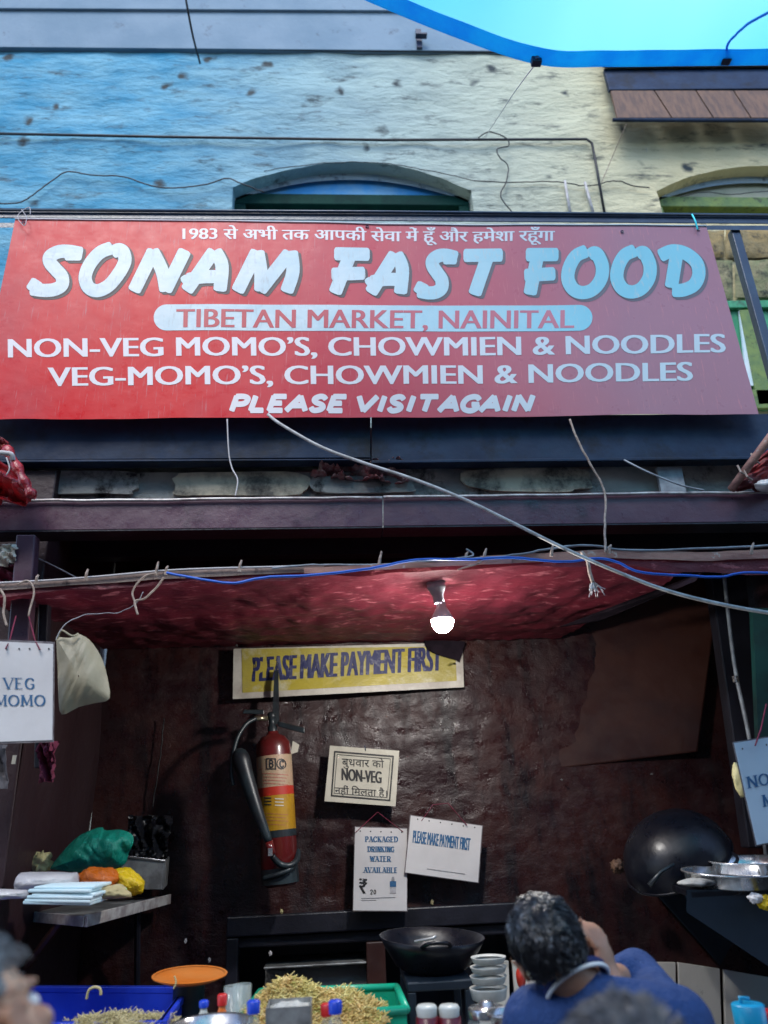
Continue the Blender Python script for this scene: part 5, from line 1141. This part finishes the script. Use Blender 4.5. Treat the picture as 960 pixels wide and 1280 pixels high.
o = mk('black_sheet', MB().quadbox([P(512, 1235, 3.0), P(588, 1235, 3.0), P(600, 1175, 3.0), P(480, 1165, 3.0)], .02), 'wok_black', w2k)
tag(mk('skimmer', MB().tube([P(518, 1177, 2.6), P(541, 1173, 2.6), P(545, 1170, 2.6)], [.004, .005, .004], 6), 'dull_steel', smooth=True), 'small steel spoon handle resting on the front of the middle wok', 'spoon')
# bowls stack
bs = thing('bowl_stack', 'stack of white foam bowls between the stove and the man', 'bowl stack', P(616, 1262, 2.5))
def wbox(nm, x0, x1, y0, y1, Y, m_, parent, dy=.1):
    a = P(x0, y1, Y); b = P(x1, y0, Y); c = Vector(((a.x+b.x)/2, Y+dy/2, a.z)); r = (b.x-a.x)/2; h = b.z-a.z
    return mk(nm, MB().lathe([(r*.82, 0), (r*.9, .003), (r, h*.85), (r*1.02, h), (r*.96, h), (r*.85, h*.7)], c, (0, 0, 1), 28, cap=False), m_, parent, smooth=True)
wbox('bowl', 592, 638, 1237, 1256, 2.5, 'white_plastic', bs); wbox('bowl', 592, 637, 1222, 1235, 2.5, 'white_plastic', bs); wbox('bowl', 592, 637, 1210, 1221, 2.5, 'white_plastic', bs); wbox('bowl', 593, 636, 1198, 1209, 2.5, 'white_plastic', bs)
jr = thing('glass_jar', 'glass jar with steel lid in front of the foam bowls', 'jar', (P(608, 1270, 2.25).x, 2.25, ZCN)); cj = P(608, 1258, 2.25)
mk('jar_body', MB().lathe([(.045, 0), (.052, .01), (.052, cj.z-ZCN-.04), (.04, cj.z-ZCN-.02)], (cj.x, cj.y, ZCN), (0, 0, 1), 24, cap=True), 'clear_glass', jr, smooth=True)
mk('lid', MB().lathe([(.046, -.022), (.047, -.003), (.043, 0), (.02, .002), (.018, .012), (.001, .014)], cj, (0, 0, 1), 24), 'steel', jr, smooth=True)
for k, x in enumerate((533, 561)):
    cj = P(x, 1256, 2.22); t = thing('sauce_jar', ['left of the two jars with wine red sauce and pale lids', 'right of the two jars with wine red sauce and pale lids'][k], 'jar', (cj.x, cj.y, ZCN), 'sauce jars on the counter')
    hz = cj.z-ZCN
    mk('jar_body', MB().lathe([(.026, 0), (.028, .006), (.028, hz-.026), (.024, hz-.024)], (cj.x, cj.y, ZCN), (0, 0, 1), 20, cap=True), 'sauce_maroon', t, smooth=True)
    mk('lid', MB().lathe([(.0245, hz-.024), (.0265, hz-.006), (.022, hz), (.001, hz)], (cj.x, cj.y, ZCN), (0, 0, 1), 20), 'milky_plastic', t, smooth=True)
pan(640, 1283, 2.15, .05, .03, 'small steel bowl at the bottom edge left of the man')
lump_bag('red_cap_jar', 'small dark red tin between the bowls and the man', 'tin', 651, 1222, 2.7, (.014, .02, .03), 'ext_band', 99, .1)

# ================================================================== people
def remeshed(name, mb, m_, parent, vox, smooth=6, sel=None):
    me = bpy.data.meshes.new('r'); me.from_pydata(mb.v, [], mb.f); me.update()
    o = bpy.data.objects.new('r', me); col.objects.link(o)
    q = o.modifiers.new('r', 'REMESH'); q.mode = 'VOXEL'; q.voxel_size = vox; q.use_smooth_shade = True
    q = o.modifiers.new('s', 'SMOOTH'); q.iterations = smooth; q.factor = .5
    dg = bpy.context.evaluated_depsgraph_get(); dg.update(); m2 = bpy.data.meshes.new_from_object(o.evaluated_get(dg))
    r = MB(); r.v = [v.co.copy() for v in m2.vertices]; r.f = [tuple(p.vertices) for p in m2.polygons]; r.mi = [0]*len(r.f)
    bpy.data.objects.remove(o)
    return mk(name, r, m_, parent, smooth=True)
def fr3(up, fwd):
    "head frame: columns right, forward, up"
    up = Vector(up).normalized(); f = Vector(fwd); f = (f-up*f.dot(up)).normalized(); r = f.cross(up).normalized()
    return Matrix((r, f, up)).transposed()
def head_mb(mb, c, F_, s=1.0):
    "skull, face, ears, in head frame (x right, y forward, z up); c = centre of skull"
    L_ = lambda x, y, z: Vector(c) + F_ @ Vector((x*s, y*s, z*s))
    mb.ell(L_(0, -.012, .02), (.074*s, .094*s, .088*s), F_, 28)
    mb.ell(L_(0, .022, -.045), (.060*s, .070*s, .078*s), F_, 24)
    mb.ell(L_(0, .055, -.098), (.034*s, .030*s, .024*s), F_, 16)
    mb.capsule(L_(0, .088, .0), L_(0, .105, -.038), .009*s, .014*s)        # nose
    for q in (-1, 1):
        mb.ell(L_(q*.012, .098, -.042), (.009*s, .010*s, .008*s), F_, 10)
        mb.ell(L_(q*.030, .075, .012), (.022*s, .014*s, .008*s), F_, 12)    # brow
        mb.ell(L_(q*.035, .066, -.028), (.022*s, .022*s, .020*s), F_, 12)   # cheek
        # ear
        E_ = F_ @ Matrix.Rotation(q*.35, 3, 'Z')
        for k in range(9):
            t = math.pi*(.0+1.55*k/8)-.9
            p = L_(q*(.086+.012*math.sin(k/8*3.1)), -.010-.019*math.cos(t), -.016+.034*math.sin(t))
            mb.ell(p, (.0055*s, .0065*s, .0065*s), F_, 8)
        mb.ell(L_(q*.083, -.004, -.018), (.008*s, .016*s, .028*s), F_, 10)
        mb.ell(L_(q*.077, .006, -.044), (.006*s, .008*s, .009*s), F_, 8)
    mb.ell(L_(0, .094, -.066), (.022*s, .010*s, .0055*s), F_, 10); mb.ell(L_(0, .092, -.077), (.018*s, .010*s, .006*s), F_, 10)
    return L_
def hand_mb(mb, w, d, palm_n, curl, s=1, mirror=1):
    "w wrist, d direction along hand, palm_n palm normal; five fingers"
    d = Vector(d).normalized(); n_ = Vector(palm_n); n_ = (n_-d*n_.dot(d)).normalized(); side = d.cross(n_)*mirror
    pb = Vector(w)+d*.05*s
    Fm = Matrix((side, d, n_)).transposed(); mb.ell(pb, (.040*s, .052*s, .014*s), Fm, 16)
    for k, (off, ln) in enumerate(((.030, .070), (.011, .080), (-.009, .075), (-.028, .058))):
        p = Vector(w)+d*.088*s+side*off*s; dd = d.copy(); r = .0088*s
        for j, fr_ in enumerate((.45, .32, .26)):
            dd = (dd*math.cos(curl[j])+n_*math.sin(curl[j])).normalized(); ax_ = dd; q = p+dd*ln*s*fr_
            mb.capsule(p, q, r, r*.92, 8); p = q; r *= .92; n2 = n_; 
            n_k = (n_*math.cos(curl[j])-d*math.sin(curl[j])); 
    p = Vector(w)+d*.022*s+side*.030*s; dd = (d*.7+side*.75+n_*.25).normalized()
    for ln, r in ((.036, .0115), (.030, .010), (.024, .009)):
        q = p+dd*ln*s; mb.capsule(p, q, r*s, r*.92*s, 8); p = q; dd = (dd+d*.25+n_*.15).normalized()
def person(label, head_c, F_, skin, hair, shirt, Yb, arm=None, s=1, nape=None, sh=None, full=True, beardless=True, hair_fn=None, base_xy=None, ash=None, vox=.006, strands=1500, hair_len=.02, front=1, strandm='hair_strand'):
    hc = Vector(head_c); bx, by = (base_xy or (hc.x, hc.y))
    t = thing('person', label, 'person', (bx, by, 0))
    mb = MB(); L_ = head_mb(mb, hc, F_, s)
    shl, shr = [Vector(p) for p in sh]; nb_ = (shl+shr)/2
    nb_ = Vector(nape) if nape is not None else nb_
    mb.capsule(L_(0, -.02, -.05), nb_, .056*s, .060*s, 16)
    # torso, legs (under the clothes)
    hipz = .93*s; hip = Vector((bx, by, hipz)); chest = (shl+shr)/2 - Vector((0, 0, .12))
    ud = (shr-shl).normalized()
    Tm = fr3(nb_-hip, ud.cross(Vector((0, 0, 1)))*-1*front)
    tors = MB()
    tors.ell(chest+Vector((0, 0, -.04)), (.165, .11, .20), Tm, 20); tors.ell((chest+hip)/2, (.145, .10, .22), Tm, 20); tors.ell(hip, (.155, .105, .13), Tm, 20)
    tors.capsule(nb_-Vector((0, 0, .02)), shl+Vector((.0, 0, -.03)), .060, .060); tors.capsule(nb_-Vector((0, 0, .02)), shr+Vector((0, 0, -.03)), .060, .060)
    mb.v; 
    for a_, b_, ra, rb_ in ((0, 0, 0, 0),): pass
    o = len(mb.v); mb.add(tors.v, tors.f)
    fz_ = .05
    legs = MB()
    for q in (-1, 1):
        hp = hip + Tm @ Vector((q*.085, 0, -.04)); kn = Vector((hp.x+q*.01, hp.y, .50*s)); an = Vector((kn.x, kn.y-.02*front, .09))
        for M_ in (mb, legs):
            g = 0 if M_ is mb else .014
            M_.capsule(hp, kn, .078+g, .056+g); M_.capsule(kn, an, .053+g, .038+g)
        mb.capsule(an+Vector((0, 0, -.03)), an+Vector((0, .15*front, -.05)), .038, .032)
    arms = arm or []
    slv = MB()
    for a_ in arms:
        S_, E_, W_ = [Vector(p) for p in a_['p']]
        mb.capsule(S_, E_, .047, .040); mb.capsule(E_, W_, .040, .027)
        hand_mb(mb, W_, a_['d'], a_['n'], a_.get('curl', (.3, .5, .4)), s, a_.get('mir', 1))
        slv.capsule(S_, E_, .062, .052)
        if a_.get('long'): slv.capsule(E_, E_.lerp(W_, a_['long']), .052, .044)
        else: slv.capsule(S_, S_.lerp(E_, .6), .066, .060)
    remeshed('body', mb, skin, t, vox)
    sm = MB(); sm.v = []; 
    sm.ell(chest+Vector((0, 0, -.04)), (.190, .135, .21), Tm, 24); sm.ell((chest+hip)/2, (.175, .128, .24), Tm, 24); sm.ell(hip+Vector((0, 0, .02)), (.175, .125, .13), Tm, 24)
    sm.capsule(nb_-Vector((0, 0, .035)), shl+Vector((0, 0, -.03)), .070, .078, 16); sm.capsule(nb_-Vector((0, 0, .035)), shr+Vector((0, 0, -.03)), .070, .078, 16)
    sm.add(slv.v, slv.f); hq_ = L_(0, -.02, -.05); nd_ = (hq_-nb_).normalized(); sm.capsule(nb_-Vector((0, 0, .04)), nb_+Vector((0, -.012, -.022)), .074, .070, 16)
    shirt_o = remeshed('shirt', sm, shirt, t, .009, 8)
    lg = MB(); lg.add(legs.v, legs.f); lg.ell(hip+Vector((0, 0, -.04)), (.172, .122, .12), Tm, 20); remeshed('trousers', lg, 'trousers', t, .012, 4)
    for q in (-1, 1):
        hp = hip + Tm @ Vector((q*.085, 0, -.04)); an = Vector((hp.x+q*.01, hp.y-.02*front, .05))
        mk('shoe', MB().ell(an+Vector((0, .07*front, 0)), (.048, .135, .05), None, 16), 'black_rubber', t, smooth=True)
    # eyes
    for q in (-1, 1):
        e = mk('eye', MB().ell(L_(q*.031, .072, -.008), (.012*s,)*3, None, 12), 'paper_white', t, smooth=True)
        mk('iris', MB().ell(L_(q*.031, .082, -.008), (.0055*s, .004*s, .0055*s), F_, 8), 'ink_black', e, smooth=True)
    # hair cap + strands
    cap = MB(); rn = random.Random(3)
    def covered(d):   # direction in head frame
        th = .60-.0*d.y
        lim = .28 if d.y > .35 else (-.50 if d.y < .15 else -.50+(d.y-.15)/.2*.78)
        if abs(d.x) > .8 and d.y > -.35: lim = max(lim, -.02)
        return d.z > lim
    vs = []; n = 56; m = 32; rows = []
    def hp_(d, k=0): return L_(d.x*(.077+k), -.012+d.y*(.098+k), .018+d.z*(.091+k) + (0 if d.z > -.1 else (d.z+.1)*.03))
    idx = {}
    for j in range(m+1):
        th = math.pi*j/m*.72
        for i in range(n):
            ph = 2*math.pi*i/n; d = Vector((math.sin(th)*math.cos(ph), math.sin(th)*math.sin(ph), math.cos(th)))
            idx[(j, i)] = len(vs); vs.append((hp_(d, .003*nv(d, 6, 2)), covered(d)))
    fs = [(idx[(j, i)], idx[(j+1, i)], idx[(j+1, (i+1) % n)], idx[(j, (i+1) % n)]) for j in range(m) for i in range(n)]
    fs = [f for f in fs if all(vs[q][1] for q in f)]
    cap.add([v[0] for v in vs], fs)
    ho = mk('hair', cap, hair, t, smooth=True)
    stb = MB()
    for k in range(strands):
        z = rn.uniform(-.6, 1); a = rn.uniform(0, 6.283); r_ = math.sqrt(max(0, 1-z*z)); d = Vector((r_*math.cos(a), r_*math.sin(a), z))
        if not covered(d): continue
        # hair whorls out from the crown and falls down the back
        cr0 = Vector((.12, -.55, .82)).normalized(); tg = d-cr0; tg = (tg-d*tg.dot(d)); tg = tg.normalized() if tg.length > .01 else Vector((1, 0, 0))
        sw = d.cross(tg)*.6; dr = (tg+sw*math.exp(-((d-cr0).length*1.6)**2)+Vector((0, .0, -.15))).normalized()+Vector((rn.uniform(-.16, .16), rn.uniform(-.16, .16), rn.uniform(-.12, .12)))
        tn = d*4.5; dr = (dr + Vector((nv(tn, 1, 71), nv(tn, 1, 72), nv(tn, 1, 73)))*.9).normalized(); lf = .004+.009*max(0, .5+nv(d*7, 1, 74))
        l = hair_len*rn.uniform(.6, 1.3)*(1.0 if d.z > 0 else .6)
        p0 = hp_(d, .001); p1 = hp_((d+dr*l*5).normalized(), lf+.002); p2 = hp_((d+dr*l*10).normalized(), lf+rn.uniform(-.003, .007)*rn.random())
        if not covered((d+dr*l*10).normalized()): p2 = p1.lerp(p2, .4)
        stb.tube([p0, p1, p2], [.0009, .0012, .0003], 3, cap=False)
    so_2 = mk('hair_strands', stb, strandm, ho, smooth=True); so_2['kind'] = 'stuff'
    return t, L_, ho
# man in the blue shirt: seen from behind, head leaning left, right hand raised to his face
YM = 1.80
hc = P(687, 1182, YM)
Fh = fr3(Vector((-.40, .10, .92)), Vector((.25, .90, -.30)))
shl = P(672, 1262, YM+.02); shr = P(842, 1262, YM-.02)
neck = P(735, 1240, YM+.0)
man, Lm, mh = person('man in a blue t-shirt seen from behind, hand raised to his face', hc, Fh, 'skin', 'hair_dark', 'shirt_blue', YM,
    arm=[dict(p=(shr+Vector((0, 0, -.035)), P(796, 1214, 2.11), P(764, 1226, 1.90)), d=(-.18, -.04, .95), n=(-.62, .75, 0), long=.62, curl=(.45, .7, .5)),
         dict(p=(shl+Vector((0, 0, -.03)), P(640, 1400, YM+.06), P(690, 1480, YM+.25)), d=(.4, .9, 0), n=(0, 0, -1))],
    nape=neck, sh=(shl, shr), base_xy=(P(750, 1250, YM).x, YM+.02), strands=10000, hair_len=.032, s=.86)
hb_ = Lm(0, -.02, -.05); na_ = Vector((-.28, .62, .78)).normalized(); neck = P(726, 1240, YM-.025); fx = na_.orthogonal().normalized(); fy = na_.cross(fx)
def ring(h, r): return [neck+na_*h+(fx*math.cos(t)+fy*math.sin(t))*r for t in [2*math.pi*k/40 for k in range(41)]]
mk('collar', MB().tube(ring(.022, .064), .0085, 10), 'shirt_navy', man, smooth=True)
mk('collar_stripe', MB().tube(ring(.010, .070), .0045, 8), 'white_rib', man, smooth=True)
mk('face_mask_strap', MB().tube(cr([P(657, 1208, YM-.02), P(664, 1216, YM-.035), P(674, 1219, YM-.045), P(684, 1220, YM-.05)], 5), [.004]*4+[.008]*8+[.005]*4, 8), 'mask_cloth', man, smooth=True)
# passer-by at the lower left, grey hair, face turned right
Fp = fr3(Vector((0, 0, 1)), Vector((.75, .62, -.1)))
hp1 = P(-54, 1304, 1.0)
s1_, s2_ = hp1+Vector((-.13, .14, -.26)), hp1+Vector((.13, -.16, -.26))
pp1, _, _ = person('grey haired passer-by cut off by the lower left corner', hp1, fr3(Vector((-.55, -.05, 1)), Vector((.42, .9, .05))), 'skin', 'hair_grey', 'shirt_grey', 1.0, sh=(s2_+Vector((0,.3,0)), s1_-Vector((0,.3,0))), nape=hp1+Vector((-.01, 0, -.2)),
    arm=[dict(p=(s1_-Vector((0, .3, .03)), hp1+Vector((-.2, -.2, -.55)), hp1+Vector((-.15, -.15, -.8))), d=(0, 0, -1), n=(1, 0, 0)), dict(p=(s2_+Vector((0, .3, -.03)), hp1+Vector((.0, .25, -.55)), hp1+Vector((.05, .25, -.8))), d=(0, 0, -1), n=(-1, 0, 0))], strands=1400, strandm='hair_grey')
# third person's hair top in front of the man's back
hp3 = P(790, 1400, .98)
s1_, s2_ = hp3+Vector((-.2, .02, -.27)), hp3+Vector((.2, .0, -.27))
pp3, _, _ = person('person with ash grey hair whose head top shows below the man', hp3, fr3(Vector((.12, -.05, 1)), Vector((.2, .9, -.05))), 'skin', 'hair_ash', 'shirt_grey', .98, sh=(s1_, s2_), nape=hp3+Vector((0, 0, -.2)),
    arm=[dict(p=(s1_-Vector((0, 0, .03)), hp3+Vector((-.27, 0, -.55)), hp3+Vector((-.25, .05, -.8))), d=(0, 0, -1), n=(1, 0, 0)), dict(p=(s2_-Vector((0, 0, .03)), hp3+Vector((.27, 0, -.55)), hp3+Vector((.25, .05, -.8))), d=(0, 0, -1), n=(-1, 0, 0))], strands=2200, hair_len=.028, strandm='hair_ash')
# ---- small wear: chips, nails and loose wires
for k, (x, y, m_) in enumerate(((352, 1139, 'cream'), (232, 1176, 'pale_string'), (338, 1192, 'pale_string'), (262, 1200, 'pale_string'), (540, 1128, 'cloth_beige'))):
    tag(mk('plaster_chip', crumple(P(x, y, YW-.02), (.006, .004, .009), 200+k, .5, 8, 10), m_), ['largest pale chip on the wall under the extinguisher', 'tiny pale chip on the wall above the orange plate', 'tiny pale chip on the black lintel', 'tiny pale chip on the wall left of the niche', 'tiny chip on the wall right of the water notice'][k], 'chip')
for k, (x, y) in enumerate(((297, 808), (574, 806), (700, 975), (812, 968), (240, 1002))):
    p = P(x, y, YW-.03)
    tag(mk('nail', MB().lathe([(.001, .0), (.0045, .0), (.0045, .003), (.002, .003), (.002, .02)], p-Vector((0, .03, 0)), (0, 1, 0), 8), 'dull_steel'), ['nail at the top left corner of the yellow banner', 'nail at the top right corner of the yellow banner', 'left nail under the smooth wall board', 'right nail under the smooth wall board', 'nail in the rough wall left of the extinguisher hose'][k], 'nail')
wire('hanging_string', [(205, 897, YW-.04), (201, 940, YW-.03), (196, 975, YW-.03), (190, 1010, YW-.03)], .003, 'black_cable', label='thin dark cord hanging down the rough wall left of the extinguisher', cat='cord', jit=.004)
wire('wall_cable', [(330, 214, YP), (360, 209, YP), (420, 203, YP-.01), (480, 204, YP-.01), (540, 214, YP), (592, 226, YP)], .0028, 'black_cable', label='thin dark cable following the crown of the first arch', cat='cable', jit=.005)
wire('wall_cable', [(850, 246, YP), (880, 240, YP), (915, 243, YP), (960, 239, YP), (1010, 242, YP)], .003, 'black_cable', label='thin dark cable under the right arch above the rail', cat='cable', jit=.004)
